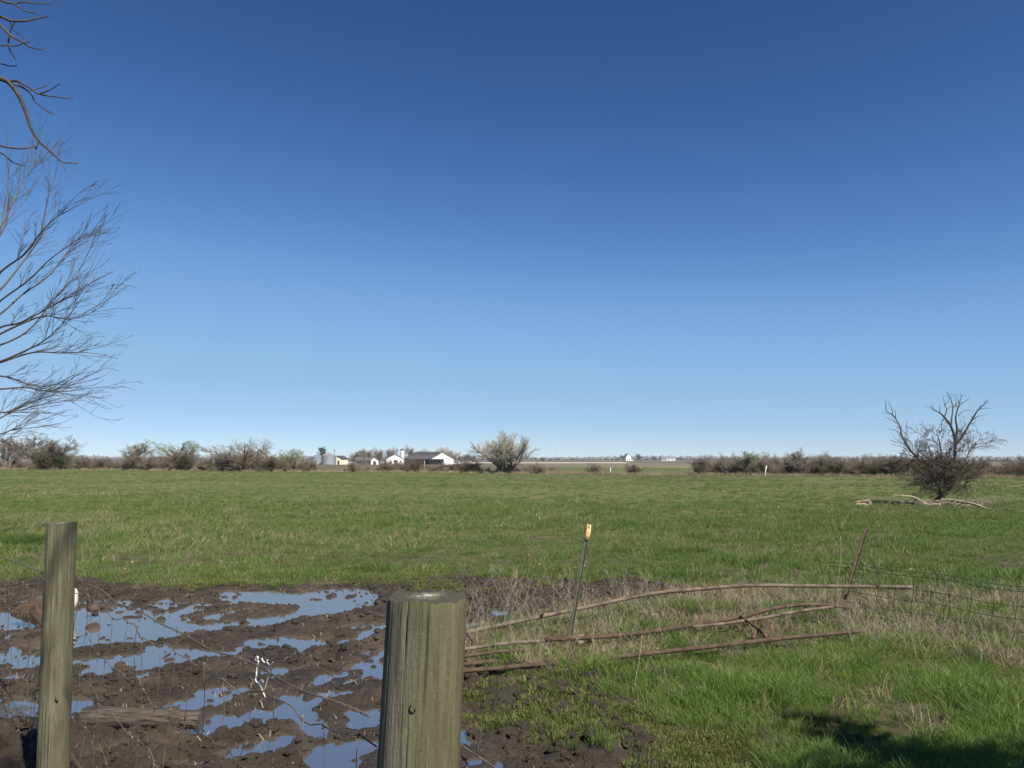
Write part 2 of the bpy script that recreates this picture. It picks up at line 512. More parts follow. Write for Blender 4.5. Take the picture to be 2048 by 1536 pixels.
isl = np.clip((vnoise(xw * 9.5, yw * 8.5, 55) - .56) * 6, 0, 1) * np.clip((vnoise(xw * 1.6, yw * 1.6, 56) - .3) * 4, 0, 1)
isl = np.maximum(isl, (vnoise(xw * 21, yw * 19, 57) > .83) * (vnoise(xw * 1.9, yw * 1.9, 58) > .45) * .95)
ZG = terrain(XG, YG)
mudz = 0.004 + lumps * (1 - wide) + (cl1 + cl2) * amp * (1 - .72 * wide) * (1 - .4 * sstep(6.2, 7.6, YG[sl])) + cl3 + fine + pits * (1 - wide) * .5
mudz = np.maximum(mudz, -0.007) * (1 - .7 * pud) - 0.045 * pud * (1 - 1.25 * isl)
# a cut bank at the left behind the near post, and an earth rim beside it
bx, by = gr(45, 1415).x, gr(45, 1415).y
hole = np.exp(-(((xw - bx) / .42) ** 2 + ((yw - by) / .22) ** 2) ** 2)
rim = np.exp(-(((xw - bx - .05) / .5) ** 2 + ((yw - by - .42) / .13) ** 2) ** 2)
mudz = mudz - hole * .12 + rim * .05
turfz = (fbm(XG[sl] * 2.5, YG[sl] * 2.5, 3, 61) - .3) * .05 + 0.01
ZG[sl] += (mudz * mm + turfz * (1 - mm)) * ex
ny, nx = XG.shape
V = np.stack([XG.ravel(), YG.ravel(), ZG.ravel()], 1)
I = np.arange(nx * ny).reshape(ny, nx)
Q = np.stack([I[:-1, :-1], I[:-1, 1:], I[1:, 1:], I[1:, :-1]], -1).reshape(-1, 4)
fm = (mudmask[:-1, :-1].astype(int) + mudmask[1:, 1:] + mudmask[1:, :-1] + mudmask[:-1, 1:]).reshape(-1) >= 2
sc_ = edge_s(XG, YG)
ff = (sc_[:-1, :-1].reshape(-1) > 1.5) & ~fm
def submesh(name, faces, mat):
    u, inv = np.unique(faces, return_inverse=True)
    return mesh_np(name, V[u], [inv.reshape(-1, 4)], mat, True)
tag(obj('muddy_ground', submesh('muddy_ground', Q[fm], M['mud'])), kind='structure')
tag(obj('pasture', submesh('pasture', Q[~fm & ~ff], M['turf'])), kind='structure')
tag(obj('far_plain', submesh('far_plain', Q[ff], M['far_soil'])), kind='structure')
# water standing in the hollows of the mud
WL = 0.002
wv = [(-7.6, 3.2, WL), (3.3, 3.2, WL), (3.3, 11.0, WL), (-7.6, 11.0, WL)]
tag(obj('puddle_water', mesh_np('puddle_water', wv, [[(0, 1, 2, 3)]], M['water'])), kind='structure')

def zat(x, y):
    """height of the built ground"""
    i = np.clip(np.searchsorted(xs, x), 1, nx - 1); j = np.clip(np.searchsorted(ys, y), 1, ny - 1)
    return ZG[j, i]

# fields in the distance, laid on the plain
def field(name, poly, mat, lift):
    """poly: (x,y) outline; gridded so that it follows the plain"""
    a = np.array(poly); x0, x1, y0, y1 = a[:, 0].min(), a[:, 0].max(), a[:, 1].min(), a[:, 1].max()
    gx = np.linspace(x0, x1, 60); gy = np.linspace(y0, y1, 60)
    X, Y = np.meshgrid(gx, gy)
    n = len(poly)
    # clamp rows to the polygon: poly must be a quad (near-left, near-right, far-right, far-left)
    t = np.linspace(0, 1, 60)[:, None]; s = np.linspace(0, 1, 60)[None, :]
    q = [np.array(p, float) for p in poly]
    X = (1 - t) * ((1 - s) * q[0][0] + s * q[1][0]) + t * ((1 - s) * q[3][0] + s * q[2][0])
    Y = (1 - t) * ((1 - s) * q[0][1] + s * q[1][1]) + t * ((1 - s) * q[3][1] + s * q[2][1])
    Z = terrain(X, Y) + lift
    I = np.arange(3600).reshape(60, 60)
    F = np.stack([I[:-1, :-1], I[:-1, 1:], I[1:, 1:], I[1:, :-1]], -1).reshape(-1, 4)
    return tag(obj(name, mesh_np(name, np.stack([X.ravel(), Y.ravel(), Z.ravel()], 1), [F], mat, True)), kind='structure')

field('green_field', [(-5, 88), (130, 28), (240, 262), (20, 268)], M['green_field'], .05)
field('flowering_strip', [(36, 246), (72, 246), (76, 266), (38, 266)], M['yellow_field'], .12)
field('brown_field', [(12, 268), (260, 262), (420, 520), (0, 520)], M['brown_field'], .06)
field('stubble_field', [(-180, 525), (85, 525), (100, 660), (-220, 660)], M['tan_field'], .08)

# ------------------------------------------------------------------ scattered plants (blades instanced on points)
def blade_tuft(name, n, rad, h0, h1, w, lean, mat, seed, seg=2, flop=0.0):
    rg = np.random.RandomState(seed)
    v = []; q = []; t3 = []
    for i in range(n):
        a = rg.rand() * 6.283; r = rad * math.sqrt(rg.rand())
        bx, by = r * math.cos(a), r * math.sin(a)
        da = a + rg.randn() * 0.9
        h = h0 + (h1 - h0) * rg.rand() ** 1.4
        ln = lean * h * (0.25 + rg.rand())
        wa = rg.rand() * 6.283
        ww = w * (0.6 + .7 * rg.rand())
        px_, py_ = math.cos(wa) * ww / 2, math.sin(wa) * ww / 2
        b0 = len(v)
        drop = flop * rg.rand()
        for k in range(seg):
            t = k / seg
            x = bx + math.cos(da) * ln * t ** 1.7; y = by + math.sin(da) * ln * t ** 1.7; z = h * (t - drop * t ** 3)
            f = 1 - .45 * t
            v.append((x - px_ * f, y - py_ * f, z - (0.02 if k == 0 else 0))); v.append((x + px_ * f, y + py_ * f, z - (0.02 if k == 0 else 0)))
        v.append((bx + math.cos(da) * ln, by + math.sin(da) * ln, h * (1 - drop)))
        for k in range(seg - 1):
            q.append((b0 + 2 * k, b0 + 2 * k + 1, b0 + 2 * k + 3, b0 + 2 * k + 2))
        t3.append((b0 + 2 * seg - 2, b0 + 2 * seg - 1, b0 + 2 * seg))
    fs = ([q] if q else []) + [t3]
    me = mesh_np(name, v, fs, mat)
    return bpy.data.objects.new(name, me)

def scatter(name, pts, scale, idx, sources, label, cat, seed=0, tilt=0.12):
    """one stuff object: sources instanced on points"""
    rg = np.random.RandomState(seed)
    pts = np.asarray(pts, np.float32)
    me = bpy.data.meshes.new(name)
    me.vertices.add(len(pts)); me.vertices.foreach_set('co', pts.ravel())
    a = me.attributes.new('sc', 'FLOAT', 'POINT'); a.data.foreach_set('value', np.asarray(scale, np.float32))
    a = me.attributes.new('vi', 'INT', 'POINT'); a.data.foreach_set('value', np.asarray(idx, np.int32))
    rot = np.stack([rg.randn(len(pts)) * tilt, rg.randn(len(pts)) * tilt, rg.rand(len(pts)) * 6.283], 1).astype(np.float32)
    a = me.attributes.new('ro', 'FLOAT_VECTOR', 'POINT'); a.data.foreach_set('vector', rot.ravel())
    c = bpy.data.collections.new(name + '_sources')
    for s in sources: c.objects.link(s)
    o = obj(name, me)
    ng = bpy.data.node_groups.new(name, 'GeometryNodeTree')
    ng.interface.new_socket('Geometry', in_out='INPUT', socket_type='NodeSocketGeometry')
    ng.interface.new_socket('Geometry', in_out='OUTPUT', socket_type='NodeSocketGeometry')
    gi = ng.nodes.new('NodeGroupInput'); go = ng.nodes.new('NodeGroupOutput')
    ci = ng.nodes.new('GeometryNodeCollectionInfo')
    ci.inputs['Collection'].default_value = c
    ci.inputs['Separate Children'].default_value = True
    ci.inputs['Reset Children'].default_value = True
    ip = ng.nodes.new('GeometryNodeInstanceOnPoints')
    ip.inputs['Pick Instance'].default_value = True
    def attr(nm, typ):
        n = ng.nodes.new('GeometryNodeInputNamedAttribute'); n.data_type = typ; n.inputs['Name'].default_value = nm
        return n.outputs['Attribute']
    ng.links.new(gi.outputs[0], ip.inputs['Points'])
    ng.links.new(ci.outputs[0], ip.inputs['Instance'])
    ng.links.new(attr('vi', 'INT'), ip.inputs['Instance Index'])
    ng.links.new(attr('ro', 'FLOAT_VECTOR'), ip.inputs['Rotation'])
    ng.links.new(attr('sc', 'FLOAT'), ip.inputs['Scale'])
    ng.links.new(ip.outputs[0], go.inputs[0])
    md = o.modifiers.new('scatter', 'NODES'); md.node_group = ng
    return tag(o, label, cat, kind='stuff')

M['g_past'] = mat_blade('pasture_blade', (0.070, 0.120, 0.022), (0.122, 0.185, 0.042), (0.200, 0.235, 0.080), 0.6, trans=0.45)
M['g_tall'] = mat_blade('tall_blade', (0.068, 0.122, 0.020), (0.125, 0.195, 0.036), (0.215, 0.260, 0.078), 1.2, trans=0.45)
M['g_dry'] = mat_blade('dry_blade', (0.12, 0.09, 0.055), (0.24, 0.19, 0.115), (0.38, 0.32, 0.21), 1.5, 0.8, 0.2)
M['g_far'] = mat_blade('far_blade', (0.072, 0.110, 0.023), (0.112, 0.152, 0.040), (0.175, 0.190, 0.070), 0.15)
M['g_moss'] = mat_blade('moss_leaf', (0.062, 0.078, 0.018), (0.108, 0.124, 0.030), (0.18, 0.19, 0.060), 2.0)

rs = np.random.RandomState(5)
def wedge(n, y0, y1, k=0.78, pad=1.0):
    """n random points in the view wedge between two distances, even per area"""
    y = np.sqrt(rs.rand(n) * (y1 ** 2 - y0 ** 2) + y0 ** 2)
    x = (rs.rand(n) * 2 - 1) * (k * y + pad)
    return x, y

def on_ground(x, y, dz=0.0):
    return np.stack([x, y, zat(x, y) + dz], 1)

def warp_px(x, y, a=0.35):
    dx = (vnoise(x * 2.6, y * 2.6, 3) - .5) * a + (vnoise(x * 8, y * 8, 13) - .5) * a * .5
    dy = (vnoise(x * 2.6, y * 2.6, 5) - .5) * a + (vnoise(x * 8, y * 8, 15) - .5) * a * .5
    return proj(x + dx, y + dy)

# pasture turf, near part
srcs = [blade_tuft('pasture_tuft%d' % i, 40, .085, .02, .085, .0052, .9, M['g_past'], 100 + i) for i in range(5)] + [blade_tuft('pasture_tuft5', 16, .1, .03, .10, .0045, .9, M['g_dry'], 109)]
x, y = wedge(60000, 8.0, 28)
px_, py_ = warp_px(x, y)
ok = ~inpoly(px_, py_, MUD) & ~((inpoly(px_, py_, DRY)) & (rs.rand(len(x)) < .8)) & ~(inpoly(px_, py_, TALL))
ok &= rs.rand(len(x)) < (.45 + 1.1 * vnoise(x * .9, y * .9, 71)) * (1 - .8 * sstep(17, 28, y))
x, y = x[ok], y[ok]
hs = (0.42 + .8 * vnoise(x * .55, y * .55, 72) + .65 * sstep(.55, .85, vnoise(x * 2.3, y * 2.3, 73))) * (.8 + .4 * rs.rand(len(x))) * (1 + y * .006)
scatter('pasture_grass', on_ground(x, y), hs, np.where(rs.rand(len(x)) < .07 + .28 * sstep(.52, .72, fbm(x * .22, y * .35, 3, 77)), 5, rs.randint(0, 5, len(x))), srcs, 'short green pasture grass behind the mud', 'grass', 1)
# pasture turf, farther off
srcs = [blade_tuft('pasture_sward%d' % i, 44, .20, .03, .11, .012, .9, M['g_far'], 120 + i) for i in range(4)] + [blade_tuft('pasture_sward4', 30, .2, .03, .12, .010, .9, M['g_dry'], 129)]
x, y = wedge(66000, 17, 112, .76)
x = np.where(np.abs(x) > .77 * y + 1, x, x)
ok = (edge_s(x, y) < 1) & (rs.rand(len(x)) < np.clip(18 / (y - 8), .25, 1) + .25) & (rs.rand(len(x)) < .3 + vnoise(x * .3, y * .3, 74))
x, y = x[ok], y[ok]
hs = (.6 + .7 * vnoise(x * .25, y * .25, 75)) * (.8 + .4 * rs.rand(len(x)))
scatter('pasture_sward', on_ground(x, y, -.01), hs, np.where(rs.rand(len(x)) < .05 + .30 * sstep(.50, .70, fbm(x * .10, y * .22, 3, 78)), 4, rs.randint(0, 4, len(x))), srcs, 'far part of the green pasture grass reaching to the brush', 'grass', 2)
# straw fringe along the far edge of the pasture
srcs = [blade_tuft('fringe_tuft%d' % i, 40, .25, .10, .42, .016, .5, M['g_dry'], 140 + i) for i in range(3)]
x = rs.rand(5200) * 190 - 110
y = 81 - .44 * x + rs.rand(5200) ** 1.5 * 7 - 1.5
ok = (rs.rand(5200) < .25 + .9 * sstep(-30, 20, x)) & (np.abs(x) < .85 * y + 3)
x, y = x[ok], y[ok]
scatter('fringe_grass', np.stack([x, y, terrain(x, y)], 1), .6 + .7 * rs.rand(len(x)), rs.randint(0, 3, len(x)), srcs, 'tan dry grass fringe along the far pasture edge', 'grass', 3)
# tall lush grass at the lower right
srcs = [blade_tuft('tall_tuft%d' % i, 34, .06, .04, .17, .0046, .95, M['g_tall'], 160 + i, 3, .35) for i in range(6)]
x = rs.rand(30000) * 7.5 - .2; y = rs.rand(30000) * 5.5 + 2.6
px_, py_ = warp_px(x, y, .5)
d = inpoly(px_, py_, TALL).astype(float)
sp = inpoly(px_, py_, [(900, 1345), (1300, 1340), (1330, 1430), (1420, 1560), (1250, 1600), (1050, 1500), (900, 1440)]) & (rs.rand(len(x)) < .13)
bl = .45 + .55 * (vnoise(x * 3, y * 3, 81) > .35)
ok = sp | (rs.rand(len(x)) < d * bl * .75) | ((inpoly(px_, py_, DRY)) & (rs.rand(len(x)) < .08 + .20 * (vnoise(x * 2, y * 2, 82) > .45)))
x, y = x[ok], y[ok]
hs = (.35 + .75 * vnoise(x * 1.4, y * 1.4, 83)) * (.7 + .5 * rs.rand(len(x))) * np.where(sp[ok], .55, 1)
scatter('tall_grass', on_ground(x, y), hs, rs.randint(0, 6, len(x)), srcs, 'lush taller green grass in the right foreground', 'grass', 4)
# dry grass around the pipes and the wire panel
srcs = [blade_tuft('dry_tuft%d' % i, 22, .07, .04, .17, .0042, .9, M['g_dry'], 180 + i, 3, .5) for i in range(5)]
x = rs.rand(26000) * 8.5 - 1.2; y = rs.rand(26000) * 5.5 + 4.2
px_, py_ = warp_px(x, y, .6)
d = inpoly(px_, py_, DRY).astype(float)
ok = rs.rand(len(x)) < d * (.12 + .42 * (vnoise(x * 1.6, y * 1.6, 85) > .45)) * (1 - .55 * sstep(6.9, 7.6, y)) + .03 * inpoly(px_, py_, TALL)
x, y = x[ok], y[ok]
scatter('dry_grass', on_ground(x, y), (.4 + .7 * rs.rand(len(x))), rs.randint(0, 5, len(x)), srcs, 'straw coloured dead grass around the rusty pipes', 'grass', 5, .25)
# low yellow-green weeds on the mud
srcs = [blade_tuft('moss_tuft%d' % i, 46, .06, .004, .013, .0042, 2.4, M['g_moss'], 200 + i) for i in range(4)]
x = rs.rand(60000) * 9 - 4.5; y = rs.rand(60000) * 8 + 3.0
px_, py_ = warp_px(x, y, .3)
d = np.maximum(inpoly(px_, py_, MOSS[0]), inpoly(px_, py_, MOSS[1])).astype(float)
rimg = inpoly(px_, py_, [(130, 1140), (800, 1140), (1300, 1130), (1300, 1165), (900, 1195), (740, 1180), (450, 1176), (300, 1186), (150, 1170)])
ok = rs.rand(len(x)) < d * (.22 + .78 * (fbm(x * 2.4, y * 2.4, 3, 91) > .44)) + .75 * rimg * (fbm(x * 2.0, y * 2.0, 3, 93) > .46)
x, y = x[ok], y[ok]
scatter('low_weeds', on_ground(x, y, .002), .6 + .8 * rs.rand(len(x)), rs.randint(0, 4, len(x)), srcs, 'low yellow green weeds creeping over the mud', 'weeds', 6)
# straw and chips trodden into the mud
srcs = [blade_tuft('straw_bit%d' % i, 3, .03, .003, .010, .004, 6.0, M['g_dry'], 240 + i) for i in range(4)]
x = rs.rand(9000) * 10.5 - 7.2; y = rs.rand(9000) * 7.5 + 3.2
px_, py_ = warp_px(x, y, .2)
ok = inpoly(px_, py_, MUD) & (rs.rand(len(x)) < .15 + .6 * (vnoise(x * 1.3, y * 1.3, 97) > .55)) & (zat(x, y) > WL)
x, y = x[ok], y[ok]
scatter('straw_litter', on_ground(x, y, .006), .6 + rs.rand(len(x)), rs.randint(0, 4, len(x)), srcs, 'bits of straw trodden into the mud', 'straw', 10, .2)
# loose clods of mud
def clod(name, seed):
    bm = bmesh.new(); bmesh.ops.create_icosphere(bm, subdivisions=2, radius=1)
    rg = random.Random(seed)
    off = rg.random() * 50
    for v_ in bm.verts:
        n_ = float(vnoise(v_.co.x * 1.6 + off, v_.co.y * 1.6 + v_.co.z * 2.3, seed)) + .5 * float(vnoise(v_.co.x * 4 + off, v_.co.y * 4 + v_.co.z * 5, seed))
        v_.co *= .5 + .75 * n_
        v_.co.z *= .62
    me = bpy.data.meshes.new(name); bm.to_mesh(me); bm.free(); me.materials.append(M['mud'])
    return bpy.data.objects.new(name, me)
srcs = [clod('clod%d' % i, 300 + i) for i in range(5)]
x = rs.rand(26000) * 10.5 - 7.2; y = rs.rand(26000) * 7.5 + 3.2
px_, py_ = warp_px(x, y, .2)
ok = inpoly(px_, py_, MUD) & (rs.rand(len(x)) < .25 + .6 * (vnoise(x * 1.7, y * 1.7, 95) > .5)) & (zat(x, y) > WL - .02)
x, y = x[ok], y[ok]
scatter('mud_clods', on_ground(x, y), .008 + .034 * rs.rand(len(x)) ** 3, rs.randint(0, 5, len(x)), srcs, 'loose clods of trampled wet mud between the puddles', 'mud', 7)

def flower(name, mat):
    v_, f_ = [], []
    for k in range(9):
        a = k / 9 * 6.283
        b0 = len(v_); v_ += [(0, 0, .07), (math.cos(a) * .016, math.sin(a) * .016, .078), (math.cos(a + .5) * .016, math.sin(a + .5) * .016, .078)]; f_.append((b0, b0 + 1, b0 + 2))
    b0 = len(v_); v_ += [(-.0015, 0, -.01), (.0015, 0, -.01), (0, 0, .07)]; f_.append((b0, b0 + 1, b0 + 2))
    return bpy.data.objects.new(name, mesh_np(name, v_, [f_], mat))
M['petal'] = mat_simple('petal_yellow', (0.62, 0.46, 0.02), (0.75, 0.60, 0.06), 30, 0.7, 0)
M['petal_w'] = mat_simple('petal_white', (0.6, 0.6, 0.52), (0.72, 0.72, 0.66), 30, 0.7, 0)
x, y = wedge(420, 8.5, 34)
px_, py_ = warp_px(x, y)
ok = ~inpoly(px_, py_, MUD); x, y = x[ok], y[ok]
scatter('meadow_flowers', on_ground(x, y), .45 + .5 * rs.rand(len(x)), (rs.rand(len(x)) < .6).astype(int), [flower('flower0', M['petal']), flower('flower1', M['petal_w'])], 'tiny yellow and white flowers dotted through the pasture', 'flowers', 8)

# ================================================================== THINGS
random.seed(3)
M['rust'] = mat_simple('rusty_steel', (0.030, 0.021, 0.014), (0.098, 0.064, 0.040), 14, 0.9, 0.3, 0.003, stretch=(1, 1, 1))
M['rust_pale'] = mat_simple('weathered_pipe', (0.042, 0.031, 0.022), (0.165, 0.128, 0.092), 11, 0.85, 0.25, 0.003)
M['wire'] = mat_simple('fence_wire', (0.085, 0.068, 0.052), (0.17, 0.14, 0.11), 30, 0.6, 0, metallic=0.2)
M['wire_green'] = mat_simple('panel_wire', (0.030, 0.034, 0.022), (0.060, 0.062, 0.042), 30, 0.6, 0)
M['post_steel'] = mat_simple('steel_post', (0.040, 0.042, 0.028), (0.095, 0.092, 0.064), 20, 0.85, 0.2, 0.002)
M['post_rust'] = mat_simple('rusted_post', (0.045, 0.030, 0.022), (0.12, 0.08, 0.055), 20, 0.8, 0.3, 0.003)
M['cap'] = mat_simple('frayed_cap', (0.42, 0.22, 0.09), (0.72, 0.48, 0.26), 40, 0.8, 0.3, 0.004)
M['white_wire'] = mat_simple('white_wire', (0.74, 0.73, 0.69), (0.82, 0.81, 0.78), 20, 0.5, 0)
M['stone'] = mat_simple('pale_stone', (0.24, 0.22, 0.19), (0.50, 0.47, 0.42), 12, 0.9, 0.4, 0.01)
M['log'] = mat_simple('grey_log', (0.018, 0.014, 0.011), (0.125, 0.100, 0.076), 42, 0.9, 1.0, 0.02, stretch=(0.15, 1.6, 1.6))
M['bleached'] = mat_simple('bleached_wood', (0.17, 0.13, 0.085), (0.36, 0.30, 0.21), 8, 0.9, 0.5, 0.02, stretch=(0.3, 1, 1))
M['root'] = mat_simple('root_wood', (0.028, 0.020, 0.015), (0.095, 0.062, 0.040), 16, 0.9, 0.6, 0.02)
M['white_paint'] = mat_simple('white_paint', (0.52, 0.52, 0.51), (0.66, 0.66, 0.65), 0.6, 0.7, 0)
M['cream_paint'] = mat_simple('cream_paint', (0.66, 0.62, 0.46), (0.76, 0.72, 0.56), 0.6, 0.7, 0)
M['roof_grey'] = mat_simple('grey_roof', (0.055, 0.050, 0.047), (0.095, 0.088, 0.082), 0.5, 0.7, 0, stretch=(3, 1, 1))
M['roof_dark'] = mat_simple('dark_roof', (0.035, 0.035, 0.040), (0.065, 0.065, 0.07), 0.5, 0.7, 0)
M['dark_wood'] = mat_simple('dark_timber', (0.03, 0.026, 0.022), (0.07, 0.06, 0.05), 1, 0.9, 0)
M['zinc'] = mat_simple('zinc_sheet', (0.20, 0.22, 0.25), (0.28, 0.30, 0.33), 0.7, 0.5, 0, metallic=0.35)
M['zinc_roof'] = mat_simple('zinc_roof', (0.22, 0.20, 0.19), (0.32, 0.29, 0.27), 0.7, 0.6, 0, metallic=0.2)
M['glass'] = mat_simple('dark_glass', (0.02, 0.022, 0.025), (0.03, 0.034, 0.04), 1, 0.15, 0, spec=0.5)

# ---- weathered wood of the fence posts: streaks along the grain, checks, algae on one flank
def mat_post(name, c1, c2, c3, green, gside, gamt):
    m, nt, b = newmat(name)
    g1 = noise(nt, opos(nt, (1, 1, 0.06)), 55, 6, 0.65)
    g2 = noise(nt, opos(nt, (1, 1, 0.22)), 11, 4, 0.6)
    g3 = noise(nt, opos(nt, (1, 1, 0.6)), 120, 3, 0.7)
    g4 = noise(nt, opos(nt, (1, 1, 0.035)), 190, 5, 0.7)
    c = ramp(nt, g1, [(0.28, c1), (0.5, c2), (0.74, c3)])
    c = mix(nt, ramp(nt, g2, [(0.35, (0.0,) * 3), (0.75, (0.55,) * 3)]), c, tuple(v * .55 for v in c2))
    c = mix(nt, ramp(nt, g3, [(0.56, (0,) * 3), (0.8, (0.5,) * 3)]), c, c3)
    c = mix(nt, ramp(nt, g4, [(0.28, (0.85,) * 3), (0.45, (0,) * 3)]), c, tuple(v * .35 for v in c1))
    tc = N(nt, 'ShaderNodeTexCoord')
    sep = N(nt, 'ShaderNodeSeparateXYZ'); nt.links.new(tc.outputs['Object'], sep.inputs[0])
    k = math_n(nt, 'ADD', math_n(nt, 'MULTIPLY', sep.outputs[0], gside), math_n(nt, 'ADD', math_n(nt, 'MULTIPLY', g2, 1.3), math_n(nt, 'MULTIPLY', g1, 0.7)))
    k = ramp(nt, k, [(0.92, (0,) * 3), (1.0, (gamt * .25,) * 3)]) if False else ramp(nt, math_n(nt, 'MULTIPLY', k, 0.5), [(0.42, (0,) * 3), (0.75, (gamt,) * 3)])
    c = mix(nt, k, c, mix(nt, g1, tuple(v * .6 for v in green), tuple(v * 1.5 for v in green)))
    nt.links.new(c, b.inputs['Base Color'])
    b.inputs['Roughness'].default_value = 0.92; b.inputs['Specular IOR Level'].default_value = 0.15
    h = math_n(nt, 'ADD', math_n(nt, 'ADD', g1, g4), math_n(nt, 'MULTIPLY', g3, 0.4))
    bump(nt, b, h, 0.9, 0.006)
    return m

M['post_mid'] = mat_post('weathered_post', (0.070, 0.063, 0.045), (0.138, 0.126, 0.090), (0.212, 0.196, 0.146), (0.080, 0.080, 0.026), 6.0, 0.5)
M['post_left'] = mat_post('mossy_post', (0.057, 0.052, 0.034), (0.118, 0.109, 0.070), (0.190, 0.179, 0.122), (0.075, 0.078, 0.028), 2.0, 0.4)
m, nt, b = newmat('post_end_grain')
tc = N(nt, 'ShaderNodeTexCoord')
sep = N(nt, 'ShaderNodeSeparateXYZ'); nt.links.new(tc.outputs['Object'], sep.inputs[0])
rr = math_n(nt, 'SQRT', math_n(nt, 'ADD', math_n(nt, 'POWER', sep.outputs[0], 2.0), math_n(nt, 'POWER', sep.outputs[1], 2.0)))
nn = noise(nt, tc.outputs['Object'], 40, 5, 0.7)
k = math_n(nt, 'ADD', math_n(nt, 'MULTIPLY', rr, 9.0), math_n(nt, 'MULTIPLY', math_n(nt, 'SUBTRACT', nn, 0.5), 1.1))
nt.links.new(ramp(nt, k, [(-0.0, (0.34, 0.33, 0.26)), (0.18, (0.105, 0.098, 0.064)), (0.42, (0.040, 0.036, 0.026))]), b.inputs['Base Color'])
b.inputs['Roughness'].default_value = 0.95
rings = math_n(nt, 'SINE', math_n(nt, 'MULTIPLY', rr, 900.0))
bump(nt, b, math_n(nt, 'ADD', rings, math_n(nt, 'MULTIPLY', nn, 4.0)), 0.5, 0.002)
M['end_grain'] = m

def wood_post(name, top, Y, rad, H, lean, mat, seed, label, checks):
    """round timber post: lathe with knots, flats and drying checks; origin at its foot"""
    root = empty(name, (top.x - lean * H, top.y, top.z - H))
    n, k = 200, 110
    zz = np.linspace(-0.3, H, k); aa = np.linspace(0, 2 * math.pi, n, endpoint=False)
    A, Z = np.meshgrid(aa, zz)
    r = rad * (1.04 - .05 * Z / H) * (1 + .018 * (vnoise(np.cos(A) * 1.4 + 5, np.sin(A) * 1.4 + Z * 1.6, seed) - .5) * 2)
    r += .0022 * (vnoise(A * 9, Z * .9, seed + 2) - .5) + .001 * (vnoise(A * 30, Z * 2.5, seed + 4) - .5)
    for (a0, z0, z1, dep) in checks:
        a0w = a0 + .04 * (vnoise(Z * 3, Z * 0 + 2, seed + 7) - .5)
        d = np.abs((A - a0w + math.pi) % (2 * math.pi) - math.pi)
        r -= dep * np.clip(1 - d / .045, 0, 1) ** .6 * sstep(z0, z0 + .1, Z) * (1 - sstep(z1 - .12, z1, Z))
    r *= 1 - .018 * sstep(H - .006, H, Z) ** 2
    Z = Z + sstep(H - .03, H, Z) * .010 * (vnoise(A * 3.5, A * 0, seed + 9) - .6) * 1.2
    X = r * np.cos(A) + lean * Z; Yy = r * np.sin(A)
    V_ = np.stack([X.ravel(), Yy.ravel(), Z.ravel()], 1)
    I_ = np.arange(n * k).reshape(k, n)
    J = np.roll(I_, -1, 1)
    F = np.stack([I_[:-1], J[:-1], J[1:], I_[1:]], -1).reshape(-1, 4)
    obj('shaft', mesh_np('shaft', V_, [F], mat, True), root)
    # sawn top
    mb = MB(); vv = []; ff_ = []
    rings_ = 12
    rt = r[-1]
    for q in range(rings_ + 1):
        for j in range(n):
            f = q / rings_
            ez = float(Z[-1][j]) - H
            vv.append((rt[j] * f * math.cos(aa[j]), rt[j] * f * math.sin(aa[j]), ez * f ** 4 + (.004 * (float(vnoise(f * 9 * math.cos(aa[j]) + 20, f * 9 * math.sin(aa[j]) + 20, seed)) - .5) if q < rings_ else 0)))
    for q in range(rings_):
        for j in range(n):
            j2 = (j + 1) % n
            ff_.append((q * n + j, (q + 1) * n + j, (q + 1) * n + j2, q * n + j2))
    mb.add(vv, ff_)
    mb.build('sawn_top', M['end_grain'], root, False, (lean * H, 0, H))
    tag(root, label, 'fence post')
    return root

tp = at(855, 1191, 1.612)
post_c = wood_post('fence_post', tp, 1.612, .0850, tp.z, .045, M['post_mid'], 5,
                   'thick grey timber fence post with green algae on its right flank, nearest the camera',
                   [(4.82, 1.05, 1.36, .010), (4.5, .55, 1.12, .005), (5.15, .2, .85, .006), (4.1, .3, 1.0, .004), (5.45, .9, 1.36, .006), (4.3, 1.15, 1.36, .005)])
# old staple in the post
mb = MB(); a_ = at(828, 1413, 1.612 - .089); a_ = a_ - post_c.location
mb.tube(smooth_line([a_ + Vector((-.004, .01, .004)), a_ + Vector((-.004, -.004, .004)), a_ + Vector((.003, -.004, -.004)), a_ + Vector((.003, .01, -.004))], 3), .0016, 6)
mb.build('staple', M['post_rust'], post_c)
tp = at(123, 1046, 3.30)
post_l = wood_post('fence_post', tp, 3.30, .0605, tp.z, -.028, M['post_left'], 15,
                   'slimmer mossy round fence post with a knot and long crack, left of the log',
                   [(4.85, -.3, .55, .014), (4.45, .95, 1.36, .006), (4.75, .75, 1.36, .009), (5.1, .9, 1.36, .005), (4.1, 1.0, 1.36, .005), (4.6, .1, .6, .004)])
mb = MB(); a_ = at(112, 1397, 3.30 - .064) - post_l.location
mb.add([a_ + Vector((.010 * math.cos(t) * q, -.002 * (1 - q) * 2 + .004, .012 * math.sin(t) * q)) for q in (0.35, .75, 1.0) for t in np.linspace(0, 6.283, 14, endpoint=False)],
       [(q * 14 + j, q * 14 + (j + 1) % 14, (q + 1) * 14 + (j + 1) % 14, (q + 1) * 14 + j) for q in (0, 1) for j in range(14)] + [tuple(range(13, -1, -1))])
mb.build('knot', M['post_left'], post_l, True)

